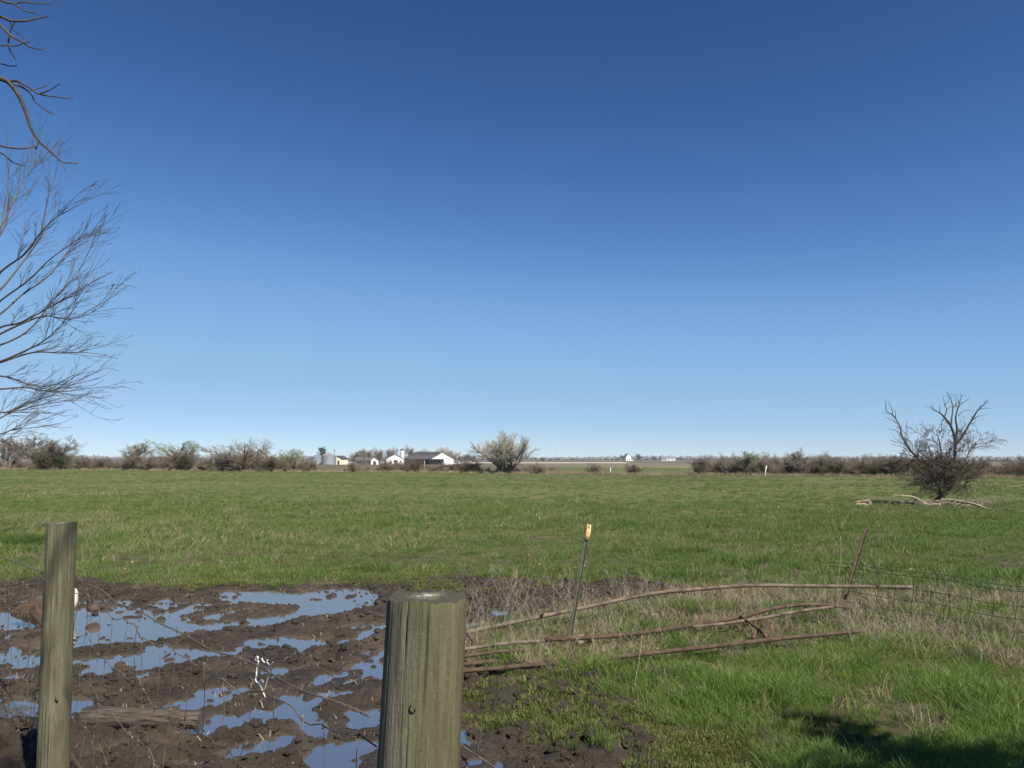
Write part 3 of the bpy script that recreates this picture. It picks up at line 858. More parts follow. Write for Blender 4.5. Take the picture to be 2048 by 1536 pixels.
# ---- woven wire fence between the posts and on to the left
FA = Vector((post_c.location.x - .05, 1.612 + .03, 0)); FB = Vector((post_l.location.x + .03, 3.30 + .10, 0))
FD = (FB - FA); FL = FD.length; FU = FD.normalized()
def fpt(t, h, off=0.0):
    """point on the fence: t=0 near post, t=1 left post"""
    p = FA + FD * t
    nrm = Vector((-FU.y, FU.x, 0))
    return Vector((p.x, p.y, h)) + nrm * off
def sag(t, a):
    q = t % 1.0 if t < 1 else (t - 1) / 1.2
    return -a * 4 * q * (1 - q)
fence = empty('woven_wire_fence', (FA.x, FA.y, 0))
tag(fence, 'rusty sagging woven wire fence between the two timber posts', 'wire fence')
def fbuild(mb, name, mat): 
    me = mb.mesh(name, mat, True)
    me.transform(Matrix.Translation(-fence.location))
    return obj(name, me, fence)
levels = [0.985, 0.80, 0.62, 0.45, 0.29, 0.14]
def warpx(h): return (0.985 - h) * .16
def wave(t, i): return .010 * math.sin(t * 37 + i * 2.1) + .008 * math.sin(t * 83 + i)
def line_h(i, t): return levels[i] + (sag(t, .035 + .01 * i) if t < 1 else sag(t, .10) - .05 * (t - 1)) + wave(t, i) * .9
for i in range(6):
    mb = MB()
    pts = [fpt(t, line_h(i, t), .012 * math.sin(t * 23 + i)) for t in np.linspace(0.0, 2.1, 90)]
    mb.tube(pts, .0015 if i else .0018, 5)
    fbuild(mb, 'line_wire', M['wire'])
rw = random.Random(9)
ns = 34
for k in range(ns):
    t0 = (k + .5) / ns * 2.05
    mb = MB(); pts = []
    jit = rw.uniform(-.01, .01); slant = rw.uniform(.02, .06)
    for j in range(6):
        for sub in (0, .5):
            if j == 5 and sub: break
            h0 = line_h(j, t0)
            h = h0 if not sub else (h0 + line_h(j + 1, t0)) / 2
            pts.append(fpt(t0 + jit + slant * (j + sub) * .35 + (rw.uniform(-.006, .006)), h, .012 * math.sin(t0 * 23 + j) + rw.uniform(-.006, .006)))
    mb.tube(smooth_line(pts, 2), .0011, 4)
    for j in range(6):                                  # wrapped hinge knots
        p = pts[min(2 * j, len(pts) - 1)]
        mb.tube([p + Vector((-.004, 0, .006)), p + Vector((.004, .003, 0)), p + Vector((-.004, 0, -.006))], .0026, 5)
    fbuild(mb, 'stay_wire', M['wire'])
# barbed strand above
bw = empty('barbed_wire', (FA.x, FA.y, 1.05))
tag(bw, 'twisted barbed wire strand running above the woven wire fence', 'barbed wire')
def bline(t):
    if t < 1: return fpt(t, 1.052 + sag(t, .018) + .004 * math.sin(t * 31), .02 + .006 * math.sin(t * 19))
    return fpt(t, 1.052 - .07 * (t - 1) + sag(t, .03), .02)
for ph in (0, math.pi):
    mb = MB(); pts = []
    for q in range(700):
        t = q / 700 * 2.1
        c_ = bline(t); w = t * FL / .055 * 2 * math.pi + ph
        pts.append(c_ + Vector((0, 0, math.cos(w) * .0024)) + Vector((-FU.y, FU.x, 0)) * math.sin(w) * .0024 - bw.location)
    mb.tube(pts, .0014, 4); mb.build('strand', M['wire'], bw, True)
for q in range(1, 38):
    c_ = bline(q * .125 / FL + .02) - bw.location
    mb = MB()
    for s_ in (-1, 1):
        d_ = Vector((rw.uniform(-.4, .4), rw.uniform(-.6, .6), s_)).normalized()
        mb.tube([c_, c_ + d_ * .020], [.0017, .0006], 4)
    mb.tube([c_ - FU * .005, c_ + FU * .005], .0036, 6)
    mb.build('barb', M['wire'], bw)
# white wire hung in the strand
ww = empty('white_wire_hook', tuple(fpt(.28, .9)))
tag(ww, 'bent white wire tie hanging from the barbed strand above the mud', 'wire tie')
def wl(pl, name, r=.0021):
    mb = MB()
    P_ = []
    for (x_, y_) in pl:
        # depth of the fence plane at that photo column
        u = (x_ - 1024) / FPX
        t = (FA.x - u * FA.y) / (u * FD.y - FD.x)
        P_.append(at(x_, y_, FA.y + FD.y * t - .012) - ww.location)
    mb.tube(smooth_line(P_, 5), r, 6)
    return mb.build(name, M['white_wire'], ww, True)
wl([(516, 1318), (515, 1313), (511, 1316), (513, 1321), (517, 1323), (515, 1331), (513, 1342), (513, 1350), (511, 1358), (514, 1365), (519, 1366), (521, 1361), (525, 1361), (527, 1366)], 'hooked_strand')
wl([(524, 1316), (525, 1321), (529, 1325)], 'loop')
wl([(535, 1320), (533, 1323), (537, 1328), (541, 1330), (546, 1324), (541, 1331), (535, 1341), (539, 1344), (535, 1358), (531, 1374), (528, 1381)], 'crooked_strand')
wl([(519, 1367), (523, 1376), (527, 1386), (530, 1395)], 'tail')

# ---- bent tube gate lying in the dry grass
gate = empty('tube_gate', tuple(gr(1300, 1265)))
tag(gate, 'bent rusty tube gate lying collapsed in the dry grass', 'gate')
def gtube(pl, r, mat, name='rail'):
    """pl: (photo x, photo y, distance)"""
    mb = MB()
    pts = smooth_line([at(*p) - gate.location for p in pl], 8)
    mb.tube(pts, r, 10)
    return mb.build(name, mat, gate, True)
gtube([(780, 1292, 6.25), (925, 1266, 6.55), (1030, 1244, 6.8), (1145, 1220, 7.0), (1300, 1188, 7.25), (1400, 1178, 7.4), (1500, 1171, 7.55), (1640, 1172, 7.7), (1825, 1174, 7.85)], .0185, M['rust_pale'])
gtube([(1090, 1279, 6.15), (1190, 1274, 6.22), (1280, 1266, 6.42), (1380, 1251, 6.85), (1480, 1234, 7.0), (1560, 1214, 7.15), (1620, 1209, 7.3), (1692, 1213, 7.45)], .0185, M['rust'])
gtube([(1385, 1254, 6.80), (1450, 1247, 6.85), (1530, 1235, 6.95), (1600, 1222, 7.05), (1665, 1214, 7.2)], .015, M['rust_pale'])
gtube([(1215, 1316, 5.72), (1330, 1303, 5.88), (1450, 1290, 6.05), (1560, 1277, 6.25), (1640, 1270, 6.35), (1719, 1262, 6.45)], .018, M['rust'])
gtube([(870, 1306, 5.80), (925, 1299, 5.88), (1010, 1287, 6.05), (1090, 1282, 6.25), (1160, 1280, 6.5)], .014, M['rust_pale'])
gtube([(850, 1322, 5.6), (925, 1313, 5.68), (1000, 1303, 5.8), (1050, 1299, 5.98), (1110, 1296, 6.2)], .014, M['rust'])
gtube([(850, 1337, 5.4), (925, 1329, 5.48), (970, 1324, 5.62), (1020, 1322, 5.85)], .016, M['rust'])
gtube([(850, 1351, 5.26), (925, 1342, 5.32), (1000, 1336, 5.38), (1062, 1330, 5.53), (1120, 1328, 5.75)], .016, M['rust'])
def strap(pl, w, mat, name='brace'):
    mb = MB(); P_ = [at(*p) - gate.location for p in pl]
    pts = smooth_line(P_, 4)
    v_ = []
    for i, p in enumerate(pts):
        for dx, dy in ((-w / 2, -.004), (w / 2, -.004), (w / 2, .004), (-w / 2, .004)):
            v_.append(p + Vector((dx, dy, 0)))
    f_ = []
    for i in range(len(pts) - 1):
        for k_ in range(4):
            f_.append((i * 4 + k_, i * 4 + (k_ + 1) % 4, i * 4 + 4 + (k_ + 1) % 4, i * 4 + 4 + k_))
    f_ += [(3, 2, 1, 0), tuple(len(v_) - 4 + q for q in range(4))]
    mb.add(v_, f_); return mb.build(name, mat, gate)
strap([(1144, 1218, 6.98), (1147, 1240, 6.9), (1153, 1272, 6.75)], .035, M['rust_pale'])
strap([(1533, 1238, 6.92), (1538, 1258, 6.7), (1546, 1280, 6.4)], .045, M['rust'])
gtube([(1482, 1232, 6.98), (1500, 1246, 6.8), (1522, 1262, 6.5), (1535, 1276, 6.3)], .012, M['post_rust'], 'brace')
gtube([(1506, 1276, 6.3), (1512, 1262, 6.45), (1522, 1260, 6.4), (1532, 1274, 6.25)], .016, M['post_rust'], 'hinge')
gtube([(1128, 1292, 6.3), (1136, 1280, 6.4), (1138, 1262, 6.5), (1143, 1254, 6.6), (1146, 1262, 6.6)], .012, M['post_rust'], 'hinge')

# ---- steel T-posts
def t_post(pl, mat, label, capped):
    b0, t0 = at(*pl[0]), at(*pl[1])
    root = empty('steel_t_post', tuple(b0))
    ax = (t0 - b0); L = ax.length; q = ax.to_track_quat('Z', 'Y').to_matrix()
    mb = MB()
    T = lambda p: q @ Vector(p)
    sec = [(-.017, 0), (.017, 0), (.017, .004), (.002, .004), (.002, .026), (-.002, .026), (-.002, .004), (-.017, .004)]
    v_ = [T((x_, y_, -.35)) for x_, y_ in sec] + [T((x_, y_, L)) for x_, y_ in sec]
    n = 8
    mb.add(v_, [tuple(range(n))[::-1], tuple(range(n, 2 * n))] + [(i, (i + 1) % n, n + (i + 1) % n, n + i) for i in range(n)])
    mb.build('shaft', mat, root)
    k = 0; z_ = .06
    while z_ < L - (.12 if capped else .03):
        m2 = MB(); c_ = T((-.010, -.005, z_))
        m2.box(c_, (.016, .010, .012), q)
        m2.build('stud', mat, root); z_ += .055
    if capped:
        m3 = MB(); rg = random.Random(4)
        for j in range(9):
            w_ = j / 9 * 6.283
            c0 = T((math.cos(w_) * .013, .004 + math.sin(w_) * .013, L - .105)); c1 = T((math.cos(w_) * .015, .004 + math.sin(w_) * .014, L + .015 + rg.uniform(-.03, .02)))
            m3.tube([c0, (c0 + c1) / 2 + T((rg.uniform(-.003, .003), rg.uniform(-.003, .003), 0)), c1], [.008, .0085, .004], 6)
        m3.build('frayed_cap', M['cap'], root, True)
    return tag(root, label, 'fence post')
t_post([(1137, 1300, 6.30), (1178, 1056, 6.42)], M['post_steel'], 'thin steel post with frayed orange cap standing among the gate tubes', True)
t_post([(1684, 1222, 7.85), (1734, 1058, 7.95)], M['post_rust'], 'leaning dark rusty steel post beside the green wire panel', False)

# ---- welded wire panel at right
panel = empty('welded_wire_panel', tuple(gr(1700, 1215)))
tag(panel, 'dark green welded wire mesh panel slumping in the grass at right', 'wire panel')
PA = Vector((3.42, 8.15, 0)); PB = Vector((5.25, 5.75, 0))
def pp(t, h):
    p = PA.lerp(PB, t); lean_ = (h) * .12
    drop = 0.0 if t < .42 else -.06 * (t - .42)
    return Vector((p.x + lean_ + .02 * math.sin(t * 9), p.y + .03 * math.sin(t * 7), h + drop + .008 * math.sin(t * 21))) - panel.location
for h in (.475, .432, .30, .19, .08):
    mb = MB(); mb.tube([pp(t, h) for t in np.linspace(0 if h > .4 else .06, 1, 30)], .0034, 5)
    mb.build('line_wire', M['wire_green'], panel, True)
for k in range(18):
    t = .0 + k / 17
    mb = MB(); mb.tube([pp(t, .48), pp(t + .002, .3), pp(t - .003, .12), pp(t, .0)], .0034, 5)
    mb.build('stay_wire', M['wire_green'], panel, True)

# ---- log, stones, roots in the mud
def rough_log(name, a, b, r, mat, label, cat, seed, taper=.9, cutmat=None):
    root = empty(name, tuple((a + b) / 2 - Vector((0, 0, r))))
    n, k = 20, 14
    d = (b - a); q = d.to_track_quat('X', 'Z').to_matrix()
    v_ = []; rg = np.random.RandomState(seed)
    for i in range(k):
        t = i / (k - 1)
        for j in range(n):
            w_ = j / n * 6.283
            rr_ = r * (1 - (1 - taper) * t) * (1 + .10 * (float(vnoise(math.cos(w_) * 1.3 + 3, math.sin(w_) * 1.3 + t * 1.2, seed)) - .5) * 2 + .05 * (float(vnoise(w_ * 4, t * 1.5, seed + 1)) - .5))
            v_.append(q @ Vector(((t - .5) * d.length + (0.01 * (rg.rand() - .5) if i in (0, k - 1) else 0), math.cos(w_) * rr_, math.sin(w_) * rr_)) + Vector((0, 0, r)))
    f_ = [(i * n + j, i * n + (j + 1) % n, (i + 1) * n + (j + 1) % n, (i + 1) * n + j) for i in range(k - 1) for j in range(n)]
    MB().add(v_, f_).build('bark_side', mat, root, True)
    for e, i0 in (('sawn_end', 0), ('sawn_end', (k - 1) * n)):
        ring = v_[i0:i0 + n]; c_ = sum(ring, Vector()) / n
        MB().add(ring + [c_], [(j, (j + 1) % n, n) if i0 else ((j + 1) % n, j, n) for j in range(n)]).build(e, cutmat or M['dark_wood'], root)
    return tag(root, label, cat)
rough_log('log', gr(168, 1452, .02) + Vector((0, 0, .05)), gr(402, 1458, .02) + Vector((0, 0, .05)), .058, M['log'], 'short split grey log lying in the mud beside the left post', 'log', 3)
def rock(name, loc, size, mat, label, cat, seed, facets=2):
    bm = bmesh.new(); bmesh.ops.create_icosphere(bm, subdivisions=facets + 1, radius=1)
    for v_ in bm.verts:
        n_ = float(vnoise(v_.co.x * 1.1 + seed, v_.co.y * 1.1 + v_.co.z * 1.7, seed)) + .35 * float(vnoise(v_.co.x * 3.5 + seed, v_.co.y * 3.5 + v_.co.z * 3, seed))
        v_.co *= .55 + .7 * n_
        v_.co = Vector((v_.co.x * size[0], v_.co.y * size[1], v_.co.z * size[2]))
    me = bpy.data.meshes.new(name); bm.to_mesh(me); bm.free(); me.materials.append(mat)
    return tag(obj(name, me, None, loc), label, cat)
rock('stone', at(147, 1197, 7.6), (.042, .036, .080), M['stone'], 'white stone standing upright in the mud behind the left post', 'stone', 4)
rock('root_stump', at(84, 1222, 7.25), (.24, .14, .15), M['root'], 'brown weathered root stump in the puddle behind the left post', 'stump', 8)
rock('muddy_stone', at(188, 1214, 7.6), (.07, .06, .045), M['root'], 'small muddy brown stone at the puddle edge right of the white stone', 'stone', 12)
rock('straw_clump', at(1165, 1279, 6.35), (.07, .05, .045), M['bleached'], 'pale clump of matted straw at the foot of the orange capped post', 'straw', 21)

# stray wires and sticks by the near post
mb = MB(); o_ = gr(930, 1500)
mb.tube(smooth_line([at(902, 1475, 3.6) - o_, at(940, 1502, 3.7) - o_, at(962, 1516, 3.8) - o_, at(1005, 1545, 3.7) - o_], 5), .0035, 5)
tag(mb.build('loose_wire', M['wire'], None, True, o_), 'loose dark wire lying on the mud right of the near post', 'wire')
mb = MB(); o_ = gr(956, 1500)
mb.tube(smooth_line([at(954, 1512, 3.95) - o_, at(957, 1485, 3.95) - o_, at(962, 1456, 3.95) - o_], 4), [.007] * 4 + [.006] * 4 + [.005], 6)
tag(mb.build('stick', M['bark_dark'], None, True, o_), 'short dark stick standing in the mud right of the near post', 'stick')

# ------------------------------------------------------------------ bare trees
def _n(v):
    l = math.sqrt(v[0] * v[0] + v[1] * v[1] + v[2] * v[2]) or 1e-9
    return (v[0] / l, v[1] / l, v[2] / l)

def grow(out, rg, p, d, L, r, lev, P):
    ns = P['nseg'][lev]; seg = L / ns; jit = P['jit']; up = P['up'][lev]; rmin = P['rmin']
    for i in range(ns):
        d = _n((d[0] + rg.gauss(0, jit), d[1] + rg.gauss(0, jit), d[2] + rg.gauss(0, jit) + up))
        q = (p[0] + d[0] * seg, p[1] + d[1] * seg, p[2] + d[2] * seg)
        r1 = max(r * (1 - P['tap'] / ns), rmin)
        out.append((p, q, r, r1, lev))
        t = (i + 1) / ns
        if lev + 1 < len(P['nseg']) and t > P['bare'][lev]:
            nc = P['kids'][lev]; nc = int(nc) + (rg.random() < nc - int(nc))
            for k in range(nc):
                a = P['ang'] * rg.uniform(.6, 1.35)
                # random perpendicular
                w = _n((rg.gauss(0, 1), rg.gauss(0, 1), rg.gauss(0, 1)))
                c = (d[1] * w[2] - d[2] * w[1], d[2] * w[0] - d[0] * w[2], d[0] * w[1] - d[1] * w[0]); c = _n(c)
                ca, sa = math.cos(a), math.sin(a)
                e = (d[0] * ca + c[0] * sa, d[1] * ca + c[1] * sa, d[2] * ca + c[2] * sa)
                if lev > 0 and e[2] < P.get('minz', -.4): e = (e[0], e[1], -e[2] * .3)
                grow(out, rg, q, _n(e), L * P['ratio'] * rg.uniform(.6, 1.2) * (1.15 - .5 * t), max(r1 * P['rr'], rmin), lev + 1, P)
        p = q; r = r1

def seg_mesh(name, segs, mat, sides=3):
    """each segment a small tapered prism"""
    A = np.array([s[0] for s in segs], float); B = np.array([s[1] for s in segs], float)
    r0 = np.array([s[2] for s in segs]); r1 = np.array([s[3] for s in segs])
    D = B - A; L = np.linalg.norm(D, axis=1, keepdims=True) + 1e-9; D /= L
    A = A - D * r0[:, None] * .4; B = B + D * r1[:, None] * .4
    ref = np.where(np.abs(D[:, 2:3]) < .8, np.array([[0, 0, 1.]]), np.array([[1., 0, 0]]))
    U = np.cross(D, ref); U /= np.linalg.norm(U, axis=1, keepdims=True); W = np.cross(D, U)
    n = len(A); vs = np.zeros((n, 2 * sides, 3))
    for k in range(sides):
        a = 2 * math.pi * k / sides
        o = U * math.cos(a) + W * math.sin(a)
        vs[:, k] = A + o * r0[:, None]; vs[:, sides + k] = B + o * r1[:, None]
    base = (np.arange(n) * 2 * sides)[:, None]
    F = np.concatenate([base + np.array([[k, (k + 1) % sides, sides + (k + 1) % sides, sides + k]]) for k in range(sides)])
    return mesh_np(name, vs.reshape(-1, 3), [F], mat)

def leaf_mesh_add(pts, size, rg):
    pass

KIND = {}
def bush_kind(key, seed, stems, spread, P, mat_t, mat_c, leaf=None, crown_from=1):
    rg = random.Random(seed); out = []
    for i in range(stems):
        a = rg.uniform(0, 6.283); s_ = spread * rg.uniform(.15, 1)
        d = _n((math.cos(a) * s_, math.sin(a) * s_, 1.0))
        p = (math.cos(a) * .012, math.sin(a) * .012, -.03)
        grow(out, rg, p, d, P['L'] * rg.uniform(.75, 1.1), P['r0'], 0, P)
    Z = np.array([s[1][2] for s in out]); X = np.array([s[1][0] for s in out])
    top = np.percentile(Z, 99.7); wid = np.percentile(X, 99) - np.percentile(X, 1)
    tr = [s for s in out if s[4] < crown_from]; cr = [s for s in out if s[4] >= crown_from]
    tm = seg_mesh(key + '_trunk', tr, mat_t, 5)
    cm = seg_mesh(key + '_crown', cr, mat_c, 3)
    lm = None
    if leaf:
        rr_ = np.random.RandomState(seed); tips = [s for s in cr if s[4] == len(P['nseg']) - 1]
        ids = rr_.randint(0, len(tips), leaf[1]); v_ = []; f_ = []
        for q in ids:
            c_ = np.array(tips[q][1]) + rr_.randn(3) * .012; sz = leaf[2] * (.6 + .8 * rr_.rand())
            u_ = rr_.randn(3); u_ /= np.linalg.norm(u_); w_ = np.cross(u_, rr_.randn(3)); w_ /= np.linalg.norm(w_)
            b0 = len(v_); v_ += [c_ - u_ * sz, c_ + w_ * sz * .6, c_ + u_ * sz]; f_.append((b0, b0 + 1, b0 + 2))
        lm = mesh_np(key + '_buds', v_, [f_], leaf[0])
    KIND[key] = (tm, cm, lm, top, wid)

PB = dict(nseg=(6, 5, 4, 3), jit=.13, up=(.06, .05, .04, .03), tap=.65, rmin=.0016, kids=(2.0, 1.8, 1.7), ang=.62, ratio=.55, rr=.62, bare=(.15, .1, .0), L=.72, r0=.017)
bush_kind('round_red', 1, 9, .75, PB, M['bark'], M['twig_red'])
bush_kind('round_brown', 2, 8, .8, dict(PB, rmin=.0017), M['bark'], M['twig_brown'])
bush_kind('wide_brush', 3, 16, 1.2, dict(PB, L=.62, kids=(1.6, 1.6, 1.5), jit=.17, bare=(.0, .0, .0)), M['bark'], M['twig_red'])
bush_kind('grey_brush', 13, 14, 1.0, dict(PB, L=.62, kids=(1.6, 1.6, 1.5), jit=.17, bare=(.0, .0, .0)), M['bark'], M['twig_brown'])
bush_kind('grey_tree', 4, 2, .25, dict(PB, nseg=(7, 6, 5, 3), L=.78, kids=(2.7, 1.9, 1.6), ang=.75, ratio=.52, r0=.028, bare=(.28, .1, 0), jit=.16, rmin=.0019), M['bark'], M['twig_grey'])
bush_kind('thin_tree', 5, 1, .1, dict(PB, nseg=(8, 5, 4), L=.92, kids=(1.6, 1.3), ang=.7, ratio=.34, r0=.022, bare=(.3, .1), up=(.06, .03, .02), jit=.12, rmin=.0028), M['bark'], M['twig_grey'])
bush_kind('green_tree', 6, 3, .4, dict(PB, nseg=(6, 5, 4, 3), L=.72, kids=(1.9, 1.5, 1.2), r0=.02, bare=(.2, .1, 0)), M['bark'], M['twig_green'], (M['twig_green'], 2200, .010))
bush_kind('willow', 7, 20, .8, dict(PB, nseg=(8, 6, 5, 3), L=.80, kids=(1.6, 1.5, 1.4), ang=.42, ratio=.48, r0=.016, up=(.075, .07, .06, .05), bare=(.3, .1, 0), jit=.11, rmin=.0012), M['bark'], M['twig_pale'])
bush_kind('evergreen', 8, 1, .03, dict(PB, nseg=(9, 4, 3), L=.98, kids=(6, 2.5), ang=1.15, ratio=.36, r0=.02, up=(.1, .03, 0), bare=(.06, 0), rmin=.004), M['bark'], M['evergreen'], (M['evergreen'], 3500, .022))
bush_kind('dark_round', 9, 3, .35, dict(PB, nseg=(6, 5, 4), L=.75, kids=(2.4, 2.0), r0=.022, bare=(.2, .05), rmin=.003), M['bark'], M['evergreen'], (M['evergreen'], 3000, .022))

def plant(name, key, x0, x1, top, base, Y, label, cat, group=None, rz=None, dy=0.0):
    """stand a bare bush so that it spans photo columns x0..x1 and rows top..base at distance Y"""
    tm, cm, lm, h1, w1 = KIND[key]
    pb = at((x0 + x1) / 2, base, Y)
    z0 = tz(pb.x, Y)
    H = at((x0 + x1) / 2, top, Y).z - z0
    W = (x1 - x0) / FPX * Y
    root = empty(name, (pb.x, Y, z0 - .02), random.uniform(0, 6.28) if rz is None else rz)
    sz = H / h1; sx = W / w1
    sx = min(max(sx, sz * .55), sz * 1.9)
    root.scale = (sx, sx, sz)
    obj('trunk', tm, root)
    obj('crown', cm, root)
    if lm: obj('buds', lm, root)
    return tag(root, label, cat, group)

def edgeY(px, extra=2.0):
    u = (px - 1024) / FPX
    return (81 + extra) / (1 + .44 * u)

HG = 'brush along the far edge of the pasture'
hedge = [
 ('bare_tree', 'grey_tree', -60, 88, 862, 938, 3, 'broad bare grey tree at the left edge of the field, behind the foreground twigs', 'tree'),
 ('bare_bush', 'round_red', 58, 150, 872, 938, 1, 'rounded reddish brown bush just right of the broad grey tree at far left', 'bush'),
 ('low_bush', 'dark_round', 98, 138, 906, 938, 0, 'low dark green bush at the foot of the reddish bush at far left', 'bush'),
 ('bare_bush', 'grey_brush', 128, 180, 906, 938, 2, 'low thin brush right of the reddish bush at far left', 'bush'),
 ('bare_bush', 'wide_brush', 186, 232, 913, 938, 3, 'low red brush between the left bushes and the small grey tree', 'bush'),
 ('bare_tree', 'grey_tree', 224, 286, 879, 938, 2, 'small bare grey tree standing alone left of the pale green one', 'tree'),
 ('bare_bush', 'wide_brush', 232, 284, 912, 938, 1, 'low red brush at the foot of the small grey tree', 'bush'),
 ('bare_bush', 'grey_brush', 276, 330, 902, 938, 2, 'grey brown brush between the small grey tree and the pale green tree', 'bush'),
 ('budding_tree', 'green_tree', 334, 392, 881, 938, 6, 'rounded pale green budding tree rising above dark brush at left', 'tree'),
 ('bare_bush', 'round_red', 316, 402, 897, 938, 1, 'dark wide bush in front of the pale green budding tree', 'bush'),
 ('bare_bush', 'grey_brush', 392, 440, 905, 938, 2, 'low brown brush between the pale green tree and the large domed bush', 'bush'),
 ('bare_bush', 'round_brown', 434, 536, 877, 939, 1, 'large domed dark bush, biggest one left of the grain bins', 'bush'),
 ('bare_bush', 'wide_brush', 424, 470, 908, 939, 0, 'low red brush at the left foot of the large domed bush', 'bush'),
 ('bare_bush', 'wide_brush', 512, 580, 908, 939, 0, 'low red brush at the right foot of the large domed bush', 'bush'),
 ('bare_tree', 'thin_tree', 530, 562, 891, 939, 3, 'thin bare tree right behind the large domed bush', 'tree'),
 ('budding_tree', 'green_tree', 562, 602, 897, 939, 4, 'small pale green budding tree left of the grain bins', 'tree'),
 ('bare_bush', 'grey_brush', 590, 636, 911, 939, 1, 'low brown brush just left of the grain bins', 'bush'),
 ('bare_bush', 'grey_brush', 690, 722, 918, 941, 2, 'low sparse brush in front of the cream shed', 'bush'),
 ('bare_bush', 'thin_tree', 722, 744, 905, 941, 2, 'slim pale sapling in front of the dark shed', 'tree'),
 ('bare_bush', 'grey_brush', 752, 800, 914, 942, 2, 'thin brush in front of the white gabled building', 'bush'),
 ('bare_bush', 'wide_brush', 806, 850, 915, 943, 2, 'thin red brush in front of the long barn', 'bush'),
 ('bare_bush', 'grey_brush', 850, 905, 922, 943, 2, 'low brush under the white gable of the long barn', 'bush'),
 ('bare_bush', 'wide_brush', 905, 968, 918, 945, 2, 'low red brush between the long barn and the big willow', 'bush'),
 ('willow_tree', 'willow', 966, 1066, 864, 946, 1, 'large fan shaped pale willow in the middle of the far field edge', 'tree'),
 ('bare_bush', 'grey_brush', 1050, 1100, 924, 947, 1, 'low brown brush at the right foot of the big willow', 'bush'),
 ('bare_bush', 'round_brown', 1168, 1208, 924, 949, 1, 'small lone bush left of the short white stake', 'bush'),
 ('bare_bush', 'round_red', 1252, 1282, 926, 950, 1, 'small lone bush right of the short white stake', 'bush'),
 ('bare_bush', 'round_red', 1382, 1424, 911, 951, 1, 'red brown bush at the left end of the right hand hedge', 'bush'),
 ('bare_tree', 'round_brown', 1436, 1484, 905, 952, 2, 'bare leaning bush left of the green topped tree', 'bush'),
 ('budding_tree', 'green_tree', 1470, 1524, 902, 952, 2, 'green topped budding tree in the right hand hedge', 'tree'),
 ('bare_bush', 'grey_brush', 1512, 1566, 912, 953, 2, 'brown brush behind the leaning white stake', 'bush'),
 ('bare_tree', 'grey_tree', 1552, 1602, 896, 953, 3, 'tallest bare tree in the right hand hedge', 'tree'),
 ('bare_bush', 'round_brown', 1588, 1632, 908, 954, 2, 'dark bush just right of the tallest hedge tree', 'bush'),
 ('bare_tree', 'grey_tree', 1612, 1668, 903, 954, 4, 'grey bare tree in the middle of the right hand hedge', 'tree'),
 ('bare_bush', 'wide_brush', 1650, 1704, 914, 955, 2, 'low reddish brush right of the middle grey hedge tree', 'bush'),
 ('bare_bush', 'grey_brush', 1690, 1746, 912, 955, 3, 'brown brush right of the low reddish brush in the hedge', 'bush'),
 ('bare_tree', 'round_brown', 1728, 1784, 906, 955, 3, 'rounded bush in the hedge left of the dead tree', 'bush'),
 ('bare_bush', 'round_red', 1762, 1822, 904, 956, 2, 'upright red bush in the hedge just left of the dead tree', 'bush'),
 ('bare_bush', 'wide_brush', 1816, 1890, 912, 956, 3, 'red brush seen behind the left half of the dead tree', 'bush'),
 ('bare_bush', 'grey_brush', 1880, 1960, 916, 956, 4, 'brown brush seen behind the right half of the dead tree', 'bush'),
]
for q, (x0, x1, top, key, lab) in enumerate([
 (1424, 1470, 912, 'wide_brush', 'red brush between the red bush and the green topped tree'),
 (1490, 1545, 910, 'round_red', 'reddish bush right of the green topped tree'),
 (1536, 1590, 908, 'round_brown', 'brown bush in front of the tallest hedge tree'),
 (1570, 1630, 912, 'wide_brush', 'red low brush between the two grey hedge trees'),
 (1620, 1690, 910, 'round_red', 'red bush in front of the middle grey hedge tree'),
 (1680, 1740, 911, 'round_red', 'red bush between the middle grey hedge tree and the upright red bush'),
 (1745, 1800, 909, 'wide_brush', 'wide red brush touching the upright red bush'),
 (1850, 1925, 911, 'round_red', 'red bush seen through the middle of the dead tree'),
 (1925, 1985, 918, 'wide_brush', 'red brush just right of the dead tree'),
 (60, 110, 905, 'wide_brush', 'dark red brush at the foot of the broad grey tree at far left'),
 (300, 350, 908, 'wide_brush', 'red brush left of the dark wide bush'),
 (470, 520, 905, 'round_red', 'red bush inside the foot of the large domed bush'),
 (545, 600, 912, 'grey_brush', 'brown brush under the small pale green budding tree'),
 (770, 815, 924, 'wide_brush', 'low red brush below the white gabled building'),
 (880, 930, 925, 'wide_brush', 'low red brush below the right corner of the long barn'),
 (1000, 1050, 924, 'grey_brush', 'low brown brush seen through the stems of the big willow')]):
    hedge.append(('bare_bush', key, x0, x1, top, 950, 5 + q % 3, lab, 'bush'))
for (nm, key, x0, x1, top, base, extra, lab, cat) in hedge:
    plant(nm, key, x0, x1, top, base, edgeY((x0 + x1) / 2, extra), lab, cat, HG)

us = []
for q, key in enumerate(('wide_brush', 'grey_brush', 'round_red')):
    o2 = bpy.data.objects.new('undergrowth%d' % q, KIND[key][1]); us.append(o2)
ru = np.random.RandomState(31)
pxs = np.concatenate([ru.uniform(-60, 640, 95), ru.uniform(1395, 2080, 130), ru.uniform(690, 1110, 40)])
uu = (pxs - 1024) / FPX; yy_ = (81 + 2 + ru.rand(len(pxs)) * 7) / (1 + .44 * uu); xx_ = uu * yy_
sc2 = (.6 + .95 * ru.rand(len(pxs)) ** 1.5) * np.where(pxs < 690, 1.15, np.where(pxs < 1200, .65, 1.0)) / KIND['wide_brush'][3]
scatter('hedge_undergrowth', np.stack([xx_, yy_, terrain(xx_, yy_)], 1), sc2, ru.randint(0, 3, len(pxs)), us, 'low tangled undergrowth filling the hedge along the far pasture edge', 'brush', 9, .05)

